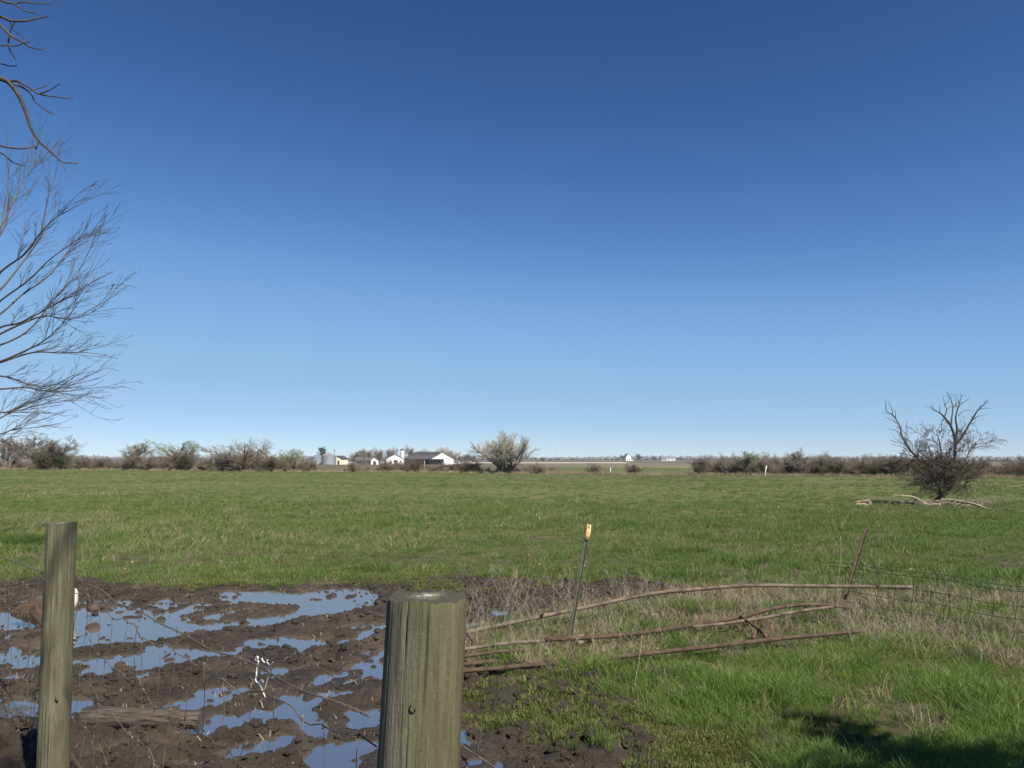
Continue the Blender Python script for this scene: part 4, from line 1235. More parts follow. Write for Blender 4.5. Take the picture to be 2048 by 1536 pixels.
FG = 'trees around the farm'
for (nm, key, x0, x1, top, Y, lab) in [
 ('evergreen_tree', 'evergreen', 634, 654, 894, 430, 'pointed green tree rising behind the grain bins'),
 ('bare_tree', 'grey_tree', 688, 722, 900, 425, 'bare tree right of the cream shed'),
 ('evergreen_tree', 'evergreen', 716, 734, 901, 440, 'dark conifer behind the dark shed'),
 ('bare_tree', 'grey_tree', 728, 756, 896, 430, 'bare tree between the dark conifer and the white gabled building'),
 ('bare_tree', 'grey_tree', 746, 772, 894, 450, 'tall bare tree just left of the white gabled building'),
 ('bare_tree', 'grey_tree', 766, 792, 893, 455, 'tall bare tree behind the white gabled building'),
 ('bare_tree', 'thin_tree', 786, 802, 898, 460, 'slim bare tree left of the white silo'),
 ('bare_tree', 'grey_tree', 814, 838, 890, 450, 'tall bare tree behind the left end of the long barn'),
 ('bare_tree', 'grey_tree', 834, 858, 896, 455, 'bare tree behind the ridge of the long barn'),
 ('round_tree', 'willow', 862, 910, 894, 450, 'rounded pale tree behind the white gable of the long barn'),
 ('bare_tree', 'round_brown', 904, 924, 908, 430, 'small brown tree right of the long barn'),
 ('bare_tree', 'grey_tree', 916, 938, 905, 440, 'bare tree above the parked white vehicles'),
 ('evergreen_tree', 'dark_round', 934, 950, 909, 450, 'small dark tree right of the parked white vehicles'),
 ('dark_tree', 'dark_round', 1238, 1256, 908, 1150, 'dark tree left of the far white house'),
 ('round_tree', 'dark_round', 1269, 1285, 907, 1150, 'round dark tree right of the far white house'),
 ('dark_tree', 'thin_tree', 1294, 1302, 909, 1150, 'slim tree left of the darkest far tree'),
 ('dark_tree', 'dark_round', 1300, 1315, 912, 1120, 'darkest round tree left of the far white barn'),
 ('dark_tree', 'dark_round', 1316, 1328, 918, 1160, 'small dark tree touching the far white barn'),
 ('dark_tree', 'dark_round', 1342, 1356, 914, 1200, 'dark tree behind the far white barn'),
 ('dark_tree', 'dark_round', 1080, 1090, 914, 900, 'small dark tree standing alone right of the big willow'),
 ('dark_tree', 'dark_round', 1096, 1105, 917, 900, 'tiny dark tree farther right of the big willow'),
]:
    plant(nm, key, x0, x1, top, 924, Y, lab, 'tree', FG)

# distant wood along the horizon
def far_wood(name, x0, x1, Y, h, n, seed, label):
    rg = np.random.RandomState(seed)
    bm = bmesh.new(); bmesh.ops.create_icosphere(bm, subdivisions=1, radius=1)
    bv = np.array([v_.co[:] for v_ in bm.verts]); bf = np.array([[v_.index for v_ in f_.verts] for f_ in bm.faces]); bm.free()
    vs, fs = [], []
    for i in range(n):
        X = x0 + (x1 - x0) * rg.rand(); hh = h * (.75 + .3 * rg.rand()) * (.75 + .5 * float(vnoise(X * .01, seed, seed)))
        w = hh * (.5 + .6 * rg.rand()); y_ = Y + rg.rand() * 60
        v_ = bv * (1 + .28 * rg.randn(len(bv), 1)) * np.array([w, w, hh * .62]) + np.array([X, y_, tz(X, y_) + hh * .42])
        fs.append(bf + len(vs) * len(bv)); vs.append(v_)
    me = mesh_np(name, np.concatenate(vs), [np.concatenate(fs)], M['far_wood'])
    return tag(obj(name, me), label, 'wood', kind='stuff')
far_wood('far_wood', -1500, 950, 1750, 8.5, 1800, 1, 'low dark line of distant woods on the horizon')
far_wood('right_wood', 560, 1000, 900, 6.5, 700, 2, 'brown distant wood at the right edge of the horizon')

# ------------------------------------------------------------------ farm
def bin_(x0, x1, eave, top, base, Y, label, roofmat):
    c = at((x0 + x1) / 2, base, Y); zb = tz(c.x, Y)
    root = empty('grain_bin', (c.x, Y, zb))
    r = (x1 - x0) / 2 / FPX * Y; he = at(0, eave, Y).z - zb; ht = at(0, top, Y).z - zb
    mb = MB(); n = 40; k = 22
    v_ = []
    for i in range(k):
        z_ = he * i / (k - 1); rr_ = r + (.04 if i % 2 else 0)
        v_ += [(rr_ * math.cos(j / n * 6.283185), rr_ * math.sin(j / n * 6.283185), z_) for j in range(n)]
    mb.add(v_, [(i * n + j, i * n + (j + 1) % n, (i + 1) * n + (j + 1) % n, (i + 1) * n + j) for i in range(k - 1) for j in range(n)])
    mb.build('wall', M['zinc'], root, True)
    mb = MB(); v_ = []
    for i, (q, z_) in enumerate(((1.04, he - .05), (.55, he + (ht - he) * .5), (.1, ht - .1), (.1, ht + .12), (.0, ht + .2))):
        v_ += [(r * q * math.cos(j / n * 6.283185), r * q * math.sin(j / n * 6.283185), z_) for j in range(n)]
    mb.add(v_, [(i * n + j, i * n + (j + 1) % n, (i + 1) * n + (j + 1) % n, (i + 1) * n + j) for i in range(4) for j in range(n)])
    rf = mb.build('roof', roofmat, root)
    mb = MB(); mb.box((r * .1, -r * .55, he + (ht - he) * .5 + .15), (.7, .9, .5)); mb.build('hatch', M['zinc'], rf)
    mb = MB(); mb.box((.0 + r * .35, -r * .94 - .02, he * .3), (.9, .25, he * .5), Matrix.Rotation(.36, 3, 'Z')); mb.build('door', M['zinc_roof'], root)
    return tag(root, label, 'grain bin')
bin_(643, 672, 911, 905, 932, 395, 'larger silver grain bin with brown cone roof, right one of the pair', M['zinc_roof'])
bin_(622, 645, 914, 909, 932, 402, 'smaller pale silver grain bin half hidden behind brush, left one of the pair', M['zinc'])

def house(name, px, Y, W, L, he, hr, rz, wall, roof, label, cat, openings=(), wx=0.0):
    """gabled building: gable ends at local y=+-L/2; openings: (side, u, z, w, h) side g=near gable, s=long side"""
    c = at(px, 925, Y)
    root = empty(name, (c.x, Y, tz(c.x, Y)), rz)
    mb = MB()
    mb.prism([(-W / 2, 0), (W / 2, 0), (W / 2, he), (0, hr), (-W / 2, he)], -L / 2, L / 2)
    mb.build('wall', wall, root)
    ov = .35; th = .12
    sl_ = math.hypot(W / 2, hr - he); dx_, dz_ = (W / 2) / sl_, (hr - he) / sl_
    for s_ in (-1, 1):
        m2 = MB()
        e = (s_ * (W / 2 + ov * dx_), he - ov * dz_ + .03); a = (0, hr + .03)
        m2.prism([e, a, (a[0], a[1] + th), (e[0], e[1] + th)] if s_ < 0 else [a, e, (e[0], e[1] + th), (a[0], a[1] + th)], -L / 2 - ov, L / 2 + ov)
        m2.build('roof', roof, root)
    for (side, u, z_, w, h, nm, mat) in openings:
        m3 = MB()
        if side == 'g': m3.box((u, -L / 2 - .02, z_ + h / 2), (w, .08, h))
        else: m3.box((-W / 2 - .02, u, z_ + h / 2), (.08, w, h))
        m3.build(nm, M[mat], root)
    return tag(root, label, cat)

house('cream_shed', 681, 405, 5.2, 8, 3.1, 4.7, R(-12), M['cream_paint'], M['roof_dark'], 'small cream shed with dark roof right of the grain bins', 'shed',
      [('g', -1.2, .9, .9, 1.2, 'window', 'glass'), ('g', .7, .05, 1.1, 2.1, 'door', 'glass')])
house('dark_shed', 726, 398, 6.0, 8, 2.2, 3.9, R(-75), M['dark_wood'], M['roof_grey'], 'low dark open shed with grey roof left of the white buildings', 'shed')
house('white_shed', 748, 402, 5.0, 7, 2.3, 4.0, R(10), M['white_paint'], M['roof_grey'], 'small white shed between the dark shed and the white gabled building', 'shed',
      [('g', 0.3, .05, 1.6, 1.8, 'door', 'dark_wood')])
house('white_barn', 787, 410, 9.4, 16, 3.2, 5.6, R(14), M['white_paint'], M['roof_grey'], 'white gabled building with low grey roof left of the silo', 'barn',
      [('g', -2.2, 1.0, 1.0, 1.2, 'window', 'glass'), ('g', .5, .05, 2.2, 2.4, 'door', 'dark_wood'), ('g', 3.2, 1.0, .9, 1.1, 'window', 'glass')])
# silo
c = at(804, 925, 432); root = empty('silo', (c.x, 432, tz(c.x, 432)))
mb = MB(); n = 28; hz = at(804, 901, 432).z - tz(c.x, 432); v_ = []
for i in range(14):
    z_ = hz * i / 13; rr_ = 1.15 + (.03 if i % 2 else 0)
    v_ += [(rr_ * math.cos(j / n * 6.2832), rr_ * math.sin(j / n * 6.2832), z_) for j in range(n)]
mb.add(v_, [(i * n + j, i * n + (j + 1) % n, (i + 1) * n + (j + 1) % n, (i + 1) * n + j) for i in range(13) for j in range(n)])
mb.build('wall', M['white_paint'], root, True)
mb = MB(); v_ = []
for i in range(7):
    w_ = i / 6 * 1.5708
    v_ += [(1.2 * math.cos(w_) * math.cos(j / n * 6.2832), 1.2 * math.cos(w_) * math.sin(j / n * 6.2832), hz + 1.1 * math.sin(w_)) for j in range(n)]
mb.add(v_, [(i * n + j, i * n + (j + 1) % n, (i + 1) * n + (j + 1) % n, (i + 1) * n + j) for i in range(6) for j in range(n)])
mb.build('dome', M['roof_dark'], root, True)
tag(root, 'white silo with dark dome behind the long barn', 'silo')

# long open barn: ridge runs to the left and away, white gable end faces right
Yb = 400; c = at(858, 928, Yb)
root = empty('long_barn', (c.x, Yb, tz(c.x, Yb)), R(-42))
W, L, he, hr = 17.0, 21.0, 3.0, 6.4
# local: ridge along x; gable ends at x=+-L/2; near long side at y=-W/2
def xz(poly, x0, x1):
    mb = MB(); n = len(poly)
    v_ = [(x0, p[0], p[1]) for p in poly] + [(x1, p[0], p[1]) for p in poly]
    mb.add(v_, [tuple(range(n))[::-1], tuple(range(n, 2 * n))] + [(i, (i + 1) % n, n + (i + 1) % n, n + i) for i in range(n)])
    return mb
xz([(-W / 2, he), (W / 2, he), (0, hr)], L / 2 - .15, L / 2).build('gable', M['white_paint'], root)
xz([(1.2, 0), (W / 2, 0), (W / 2, he - .01), (1.2, he - .01)], L / 2 - .15, L / 2).build('wall', M['white_paint'], root)
xz([(W / 2 - .15, 0), (W / 2 - .002, 0), (W / 2 - .002, he - .02), (W / 2 - .15, he - .02)], -L / 2, L / 2 - .16).build('wall', M['dark_wood'], root)
xz([(-W / 2, 0), (W / 2 - .16, 0), (W / 2 - .16, he), (-W / 2, he)], -L / 2, -L / 2 + .15).build('wall', M['dark_wood'], root)
for s_ in (-1, 1):
    e = (s_ * (W / 2 + .5), he - .18); a = (s_ * 2.2, hr - .85)
    xz([e, a, (a[0], a[1] + .14), (e[0], e[1] + .14)] if s_ > 0 else [a, e, (e[0], e[1] + .14), (a[0], a[1] + .14)], -L / 2 - .3, L / 2 + .3).build('roof', M['roof_grey'], root)
    e = (s_ * 2.6, hr - .72); a = (0, hr + .35)
    xz([e, a, (a[0], a[1] + .14), (e[0], e[1] + .14)] if s_ > 0 else [a, e, (e[0], e[1] + .14), (a[0], a[1] + .14)], -L / 2 - .3, L / 2 + .3).build('roof', M['roof_dark'], root)
for k in range(7):
    mb = MB(); mb.box((-L / 2 + .3 + k * (L - .6) / 6, -W / 2 + .15, he / 2), (.25, .25, he)); mb.build('post', M['dark_wood'], root)
for k in range(4):
    mb = MB(); mb.box((L / 2 - .3, -W / 2 + 1.6 + k * 2.0, he / 2), (.22, .22, he)); mb.build('post', M['dark_wood'], root)
tag(root, 'long grey roofed open barn with bright white gable end', 'barn')

# vehicles by the barn
def van(px, Y, rz, label, h=2.0, l=4.8):
    c = at(px, 927, Y); root = empty('parked_van', (c.x, Y, tz(c.x, Y)), rz)
    mb = MB(); mb.prism([(-l / 2, .4), (l / 2, .4), (l / 2, 1.0), (l * .33, 1.15), (l * .2, h), (-l / 2, h)], -.9, .9); mb.build('body', M['white_paint'], root)
    mb = MB(); mb.prism([(-l * .42, 1.2), (l * .26, 1.2), (l * .17, h - .15), (-l * .42, h - .15)], -.93, -.905); mb.build('window', M['glass'], root)
    for x_ in (-l * .3, l * .3):
        for y_ in (-.92, .72):
            mb = MB(); mb.tube([(x_, y_, .36), (x_, y_ + .2, .36)], .36, 14); mb.build('wheel', M['dark_wood'], root)
    return tag(root, label, 'van')
van(914, 400, R(15), 'white vehicle parked closest to the long barn', 2.1, 4.6)
van(936, 405, R(-10), 'white vehicle parked farther right of the long barn', 1.7, 7.0)

# far farmstead right of centre
house('far_house', 1255, 1130, 8.5, 10, 6.0, 11.5, R(10), M['white_paint'], M['roof_dark'], 'tiny white steep gabled house on the horizon', 'house', [('g', -1.5, 1.2, 1.4, 2.2, 'window', 'glass'), ('g', 1.8, 1.2, 1.4, 2.2, 'window', 'glass')])
house('far_shed', 1330, 1130, 9, 9, 3.0, 5.2, R(60), M['white_paint'], M['zinc'], 'tiny pale low shed left of the far white barn', 'shed')
house('far_barn', 1344, 1130, 9, 9, 4.2, 7.0, R(70), M['white_paint'], M['zinc'], 'tiny bright white barn on the horizon right of centre', 'barn')
house('far_cabin', 1263, 1140, 7, 6, 2.6, 4.2, R(80), M['white_paint'], M['roof_grey'], 'tiny low white building right beside the far steep gabled house', 'house')

# stakes along the field edge
def stake(px, base, top, Y, lean, label, mat):
    b0 = at(px, base, Y); b0.z = tz(b0.x, Y); t0 = at(px + lean, top, Y)
    root = empty('field_stake', tuple(b0))
    d = t0 - b0
    mb = MB(); mb.tube([Vector((0, 0, -.3)), d * .5, d], [.05, .048, .045], 8); mb.build('pole', mat, root, True)
    mb = MB(); mb.tube([d, d + d.normalized() * .06], [.055, .04], 8); mb.build('cap', mat, root, True)
    return tag(root, label, 'stake')
stake(1221, 950, 936, 80, 0, 'short upright white stake at the far field edge', M['white_paint'])
stake(1529, 955, 932, 68, 4, 'leaning white stake in front of the right hand hedge', M['white_paint'])
stake(849, 944, 922, 88, 0, 'slim grey fence stake in front of the long barn', M['bark_pale'])
stake(712, 942, 925, 93, 0, 'slim grey fence stake in front of the cream shed', M['bark_pale'])

# utility poles far off
for px, top, Y, lab in ((1113, 908, 1000, 'distant utility pole right of the big willow'), (1270, 904, 1180, 'distant utility pole beside the far white house'), (669, 899, 440, 'thin pole behind the larger grain bin')):
    c = at(px, 921, Y); z0 = tz(c.x, Y); H = at(px, top, Y).z - z0
    root = empty('utility_pole', (c.x, Y, z0))
    mb = MB(); mb.tube([(0, 0, -.5), (0, 0, H)], [.17, .11], 8); mb.build('pole', M['bark_dark'], root)
    mb = MB(); mb.box((0, -.16, H - .6), (2.2, .12, .14)); mb.build('crossarm', M['bark_dark'], root)
    tag(root, lab, 'utility pole')

# ------------------------------------------------------------------ traced bare trees
def limb(pl, Y0, Y1=None, wob=.0):
    """photo outline of a limb -> points, distance sliding from Y0 to Y1"""
    Y1 = Y0 if Y1 is None else Y1
    n = len(pl)
    return [at(p[0], p[1], Y0 + (Y1 - Y0) * i / (n - 1)) for i, p in enumerate(pl)]

def add_limb(out, pts, r0, r1, n=5, lev=0):
    L_ = smooth_line(pts, n)
    m_ = len(L_)
    for i in range(m_ - 1):
        t0, t1 = i / (m_ - 1), (i + 1) / (m_ - 1)
        out.append((tuple(L_[i]), tuple(L_[i + 1]), r0 + (r1 - r0) * t0, r0 + (r1 - r0) * t1, lev))
    return L_

def sprout(out, rg, L_, n, l0, l1, r, P, ang=.5, bias=(0, 0, 0), lev=1, start=.15):
    m_ = len(L_)
    for k in range(n):
        i = min(int((start + (1 - start) * rg.random()) * (m_ - 1)), m_ - 2)
        d = (L_[i + 1] - L_[i]).normalized()
        w = Vector((rg.gauss(0, 1), rg.gauss(0, 1), rg.gauss(0, 1))).normalized()
        c_ = d.cross(w).normalized()
        a = ang * rg.uniform(.6, 1.3)
        e = (d * math.cos(a) + c_ * math.sin(a) + Vector(bias) * rg.random()).normalized()
        grow(out, rg, tuple(L_[i]), tuple(e), rg.uniform(l0, l1), r * rg.uniform(.8, 1.1), lev, P)

# the twiggy tree at the left edge (trunk stands left of the picture)
rg = random.Random(42)
YT = 12.0
base_l = Vector((-11.6, 12.2, 0))
thick, twig = [], []
trunk_pts = [base_l + Vector((0, 0, -.1)), base_l + Vector((.1, 0, 1.0)), base_l + Vector((.0, .1, 2.2)), base_l + Vector((.2, 0, 3.4)), base_l + Vector((.1, -.1, 4.8))]
add_limb(thick, trunk_pts, .17, .08)
PL = dict(nseg=(5, 5, 4, 3), jit=.04, up=(.01, .012, .01, .01), tap=.7, rmin=.0026, kids=(.8, .75, .4), ang=.38, ratio=.55, rr=.6, bare=(.1, .1, .1), minz=-.5)
limbs = [
 ([(-160, 640), (-60, 520), (0, 455), (35, 400), (62, 358), (95, 318)], 11.2, 12.6, 3.6),
 ([(-160, 640), (-70, 560), (0, 470), (20, 420), (22, 330)], 12.6, 13.0, 4.8),
 ([(-170, 660), (-60, 610), (0, 545), (60, 508), (95, 470), (130, 440), (190, 408)], 12.0, 10.8, 3.9),
 ([(-170, 670), (-60, 640), (0, 580), (50, 530), (100, 470), (115, 400), (134, 355)], 11.4, 12.9, 4.1),
 ([(-170, 690), (-60, 650), (0, 602), (70, 560), (120, 520), (170, 490), (232, 455)], 12.8, 12.0, 4.0),
 ([(-170, 700), (-60, 660), (0, 628), (60, 585), (110, 558), (150, 520), (200, 468)], 12.2, 13.2, 4.2),
 ([(-170, 720), (-60, 690), (0, 655), (50, 645), (120, 615), (190, 580), (262, 550)], 11.6, 11.0, 3.7),
 ([(-170, 720), (-60, 700), (0, 668), (60, 645), (110, 632), (165, 638), (215, 628), (270, 602)], 12.0, 11.6, 3.9),
 ([(-170, 730), (-60, 700), (0, 690), (70, 660), (130, 600), (180, 555), (220, 500)], 12.6, 12.9, 4.1),
 ([(-170, 760), (-60, 740), (0, 723), (60, 702), (110, 680), (160, 640), (205, 590)], 11.8, 11.2, 3.7),
 ([(-170, 760), (-60, 740), (0, 725), (80, 705), (150, 706), (205, 705), (262, 710)], 12.4, 12.6, 4.0),
 ([(-170, 780), (-60, 765), (0, 752), (70, 768), (150, 783), (215, 775)], 12.0, 11.6, 3.8),
 ([(-170, 790), (-60, 780), (0, 778), (60, 775), (130, 780), (195, 745)], 12.6, 12.2, 3.9),
 ([(-170, 830), (-60, 825), (0, 825), (60, 818), (95, 800)], 11.8, 11.9, 3.8),
 ([(-170, 860), (-60, 850), (0, 836), (40, 815), (110, 800)], 12.4, 12.9, 3.9),
 ([(-170, 890), (-60, 880), (0, 868), (45, 855)], 11.2, 11.2, 3.6),
]
for pl, y0, y1, _ in limbs:
    pts = limb([(p[0] * .82 if p[0] > 0 else p[0], p[1]) for p in pl], y0, y1)
    pts[0] = Vector(trunk_pts[2]).lerp(Vector(trunk_pts[4]), rg.random())
    L_ = add_limb(thick, pts, .024, .0028, 6)
    m_ = len(L_)
    sprout(twig, rg, L_[m_ // 3:int(m_ * .97)], 11, .3, .9, .0058, PL, .42, (.2, 0, .3), 1)
root = empty('bare_tree', tuple(base_l))
def local(segs, o): return [((s[0][0] - o.x, s[0][1] - o.y, s[0][2] - o.z), (s[1][0] - o.x, s[1][1] - o.y, s[1][2] - o.z), s[2], s[3], s[4]) for s in segs]
obj('trunk', seg_mesh('trunk', local(thick, base_l), M['bark'], 7), root)
obj('crown', seg_mesh('crown', local(twig, base_l), M['bark'], 3), root)
tag(root, 'bare twiggy tree reaching in from the left edge of the picture', 'tree')

# the branch overhead at the top left corner
base_o = Vector((-6.6, 4.4, 0)); thick, twig = [], []; over = []
tr = [base_o + Vector((0, 0, -.1)), base_o + Vector((.05, 0, 2)), base_o + Vector((.0, .1, 4)), base_o + Vector((.2, 0, 6.2))]
add_limb(thick, tr, .20, .12)
PO = dict(PL, jit=.10, rmin=.0028, kids=(.7, .5, .3), up=(0, 0, 0, 0), ang=.5)
def ob(pl, r0, r1, Y0=5.0, Y1=5.0, first=None):
    pts = limb(pl, Y0, Y1)
    if first is not None: pts = [first] + pts
    sg_ = []; L_ = add_limb(sg_, pts, r0, r1, 6); over.append(sg_); return L_
st = Vector(tr[2]) + Vector((0, 0, .8))
ob([(-260, 220), (-80, 130), (0, 157), (18, 166), (38, 192), (52, 225), (62, 255), (78, 282), (100, 302), (124, 325)], .022, .006, 5.0, 5.2, st)
ob([(16, 164), (35, 162), (60, 176), (78, 188), (108, 193), (140, 198)], .009, .0035, 5.1, 5.0)
ob([(18, 166), (45, 175), (62, 188), (72, 205), (98, 225), (105, 228)], .007, .003, 5.1, 5.3)
ob([(78, 188), (100, 180), (118, 168)], .005, .003, 5.05, 4.9)
ob([(36, 165), (55, 180), (72, 178), (90, 173)], .005, .003, 5.1, 5.2)
ob([(124, 325), (138, 326), (154, 327)], .005, .003, 5.2, 5.25)
ob([(124, 325), (126, 332), (129, 338)], .005, .003, 5.2, 5.15)
ob([(-200, 190), (-60, 270), (0, 291), (35, 297), (62, 295), (76, 290)], .012, .003, 4.8, 5.0, st)
ob([(78, 282), (74, 292), (72, 300)], .004, .003, 5.2, 5.2)
ob([(-200, 210), (-60, 285), (0, 305), (25, 324), (50, 332)], .012, .003, 5.3, 5.5, st)
ob([(-300, 10), (-80, -40), (0, 0), (28, 8), (50, 22), (70, 26)], .012, .003, 4.9, 4.8, st)
ob([(28, 8), (45, 4), (75, 7), (98, 8)], .006, .0035, 4.85, 4.9)
ob([(-300, 40), (-80, 10), (0, 33), (20, 41), (50, 42), (75, 37), (98, 32)], .014, .004, 4.9, 5.0, st)
ob([(20, 41), (28, 60), (48, 75)], .004, .0025, 4.95, 5.0)
ob([(30, 44), (22, 58), (20, 66)], .004, .0025, 4.95, 5.0)
ob([(-200, 20), (-60, 10), (0, 50), (20, 70), (48, 86), (60, 94), (88, 100)], .016, .0035, 5.2, 5.0, st)
ob([(20, 69), (17, 84), (20, 100), (30, 117)], .007, .004, 5.15, 5.1)
ob([(-100, 95), (0, 91), (30, 92), (56, 84)], .006, .003, 5.2, 5.0)
ob([(-100, 110), (0, 127), (16, 132), (32, 132)], .006, .003, 5.3, 5.2)
rg = random.Random(6)
# buds at the twig ends
buds = MB()
for (x_, y_, Y_) in ((98, 8, 4.9), (70, 26, 4.8), (98, 32, 5.0), (72, 37, 5.0), (48, 75, 5.0), (58, 85, 5.0), (88, 100, 5.0), (30, 117, 5.1), (32, 132, 5.2), (118, 168, 4.9), (90, 173, 5.2), (140, 198, 5.0), (143, 195, 5.0), (100, 223, 5.3), (105, 228, 5.3), (76, 290, 5.0), (70, 296, 5.0), (154, 327, 5.25), (129, 338, 5.15), (50, 332, 5.5)):
    p = at(x_, y_, Y_) - base_o
    for q in range(2):
        d = Vector((rg.gauss(.5, .5), rg.gauss(0, .5), rg.gauss(.1, .5))).normalized() * .014
        buds.tube([p, p + d * .5, p + d], [.002, .0045, .001], 5)
root = empty('overhanging_tree', tuple(base_o))
obj('trunk', seg_mesh('trunk', local(thick, base_o), M['bark_dark'], 9), root)
for sg_ in over: obj('branch', seg_mesh('branch', local(sg_, base_o), M['bark_dark'], 6), root)
buds.build('buds', M['bark'], root, True)
tag(root, 'budding branches of a near tree hanging into the top left corner', 'tree')

# half dead tree in the pasture at right
YD = 24.0
def z8(pl): return [(1680 + x_ / 5.296, 760 + y_ / 5.296) for x_, y_ in pl]
rg = random.Random(77)
bd = gr(1680 + 1060 / 5.296, 1010); YD = bd.y
thick, twig = [], []
dead_limbs = []
def dl(pl, r0, r1, y0=0.0, y1=0.0, n=5):
    sg_ = []; L_ = add_limb(sg_, limb(z8(pl), YD + y0, YD + y1), r0 * 1.05, r1 * 1.0, n)
    dead_limbs.append(sg_); return L_
S1 = dl([(1070, 1330), (1090, 1240), (1190, 1090), (1212, 850), (1222, 650), (1175, 490), (1105, 395), (1062, 352), (990, 312), (960, 280)], .075, .008, 0, -.3, 6)
S2 = dl([(1222, 700), (1240, 520), (1225, 400), (1262, 255), (1290, 160)], .045, .007, 0, .4)
S3 = dl([(1228, 690), (1300, 590), (1380, 450), (1462, 318), (1520, 265), (1578, 218)], .040, .006, 0, -.5)
dl([(1462, 318), (1530, 298), (1605, 302)], .016, .005, -.4, -.5); dl([(1398, 432), (1450, 388), (1545, 368)], .016, .005, -.25, -.1)
dl([(1310, 575), (1370, 555), (1425, 538)], .014, .005, 0, .2); dl([(1385, 455), (1440, 490)], .010, .005, -.2, -.3)
S4 = dl([(1178, 500), (1182, 420), (1195, 300), (1180, 220), (1150, 150)], .030, .006, 0, .3)
dl([(1105, 392), (1130, 320), (1108, 262), (1095, 175)], .022, .006, -.2, 0); dl([(1108, 270), (1150, 210), (1165, 160)], .012, .005, -.1, .1)
dl([(1130, 310), (1180, 280), (1220, 275)], .010, .004, -.1, .2); dl([(1262, 250), (1320, 230), (1375, 185)], .014, .005, .3, .2)
dl([(1250, 380), (1320, 325), (1420, 330)], .014, .005, .1, .4); dl([(1262, 255), (1245, 195), (1215, 150)], .012, .005, .3, .3)
dl([(1195, 305), (1230, 240), (1200, 150)], .010, .004, .2, .1); dl([(1062, 352), (1055, 290), (1065, 265)], .012, .005, -.2, -.3)
dl([(1175, 480), (1120, 440), (1070, 410)], .010, .004, 0, -.2); dl([(1215, 560), (1150, 530), (1105, 515)], .010, .004, 0, -.2)
S5 = dl([(1080, 1230), (1000, 1050), (930, 930), (820, 820), (745, 745), (655, 590), (638, 500), (572, 385), (492, 322), (484, 210)], .055, .006, .1, .7, 6)
for pl in ([(650, 580), (580, 530), (495, 520)], [(605, 460), (545, 418), (470, 395)], [(590, 405), (585, 345), (578, 305)], [(560, 375), (545, 300), (505, 215)],
           [(720, 745), (640, 700), (540, 682)], [(800, 815), (700, 785), (600, 765)], [(690, 680), (620, 650), (600, 620)], [(700, 640), (720, 615)]):
    dl(pl, .016, .004, .4, .6)
S6 = dl([(1120, 1120), (1090, 900), (1062, 700), (1042, 610), (1022, 575)], .030, .006, -.3, -.6)
S7 = dl([(1060, 1150), (1000, 900), (955, 750), (905, 640), (885, 560)], .026, .005, .3, .6)
S8 = dl([(1130, 1210), (1240, 1050), (1330, 850), (1400, 700), (1470, 640)], .026, .005, .1, -.4)
S9 = dl([(1100, 1230), (1000, 1190), (900, 1130), (840, 1050)], .03, .006, -.2, -.7)
PD = dict(nseg=(5, 5, 4, 3), jit=.12, up=(.02, .02, .02, .02), tap=.7, rmin=.0050, kids=(1.4, 1.2, .9), ang=.65, ratio=.55, rr=.6, bare=(.05, .05, .05), minz=-.7)
for L_, n_, l0, l1 in ((S1, 5, .12, .3), (S2, 7, .1, .3), (S3, 7, .1, .3), (S4, 5, .1, .25), (S5, 9, .1, .28)):
    sprout(twig, rg, L_, n_, l0, l1, .008, dict(PD, kids=(.8, .5, .3)), .6, (0, 0, .2), 2, .45)
# tangled brush in the middle of the tree
for k in range(44):
    a = rg.uniform(0, 6.283); s_ = rg.uniform(.3, 1.5)
    p = (bd.x + math.cos(a) * .15 + rg.gauss(0, .12), YD + math.sin(a) * .2, rg.uniform(.35, 1.15))
    d = _n((math.cos(a) * s_ + .06, math.sin(a) * s_, rg.uniform(.6, 1.0)))
    grow(twig, rg, p, d, rg.uniform(.45, .85), .012, 0, dict(PD, L=1, jit=.15, up=(.03, .02, .0, -.01), bare=(.35, .05, .05), ratio=.5))
for L_, n_ in ((S6, 14), (S7, 14), (S8, 14), (S9, 8), (S5[len(S5) // 6:len(S5) // 2], 14), (S1[len(S1) // 4:len(S1) // 2], 14)):
    sprout(twig, rg, L_, n_, .4, 1.0, .009, PD, .8, (0, 0, .1), 1, .0)
for k in range(230):
    while True:
        ux, uy, uz = rg.uniform(-1, 1), rg.uniform(-1, 1), rg.uniform(-1, 1)
        if ux * ux + uy * uy + uz * uz < 1: break
    p = (bd.x + .05 + ux * 1.05, YD + uy * .8, 1.02 + uz * .66)
    d = _n((ux * .8 + rg.gauss(0, .5), uy * .8 + rg.gauss(0, .5), rg.gauss(.35, .5)))
    grow(twig, rg, p, d, rg.uniform(.25, .6), .007, 1, dict(PD, kids=(1.3, 1.0, .7)))
# root flare
for k in range(12):
    a = rg.uniform(0, 6.283); L2 = rg.uniform(.2, .5)
    add_limb(thick, [Vector((bd.x, YD, .28)), Vector((bd.x + math.cos(a) * L2 * .5, YD + math.sin(a) * L2 * .5, .12)), Vector((bd.x + math.cos(a) * L2, YD + math.sin(a) * L2, -.02))], .06, .012, 3)
root = empty('half_dead_tree', tuple(bd))
thick += dead_limbs[0]
obj('trunk', seg_mesh('trunk', local(thick, bd), M['bark_dark'], 7), root)
for sg_ in dead_limbs[1:]: obj('limb', seg_mesh('limb', local(sg_, bd), M['bark_dark'], 6), root)
obj('crown', seg_mesh('crown', local(twig, bd), M['bark'], 3), root)
tag(root, 'half dead bare tree with tangled brush in the pasture at right', 'tree')

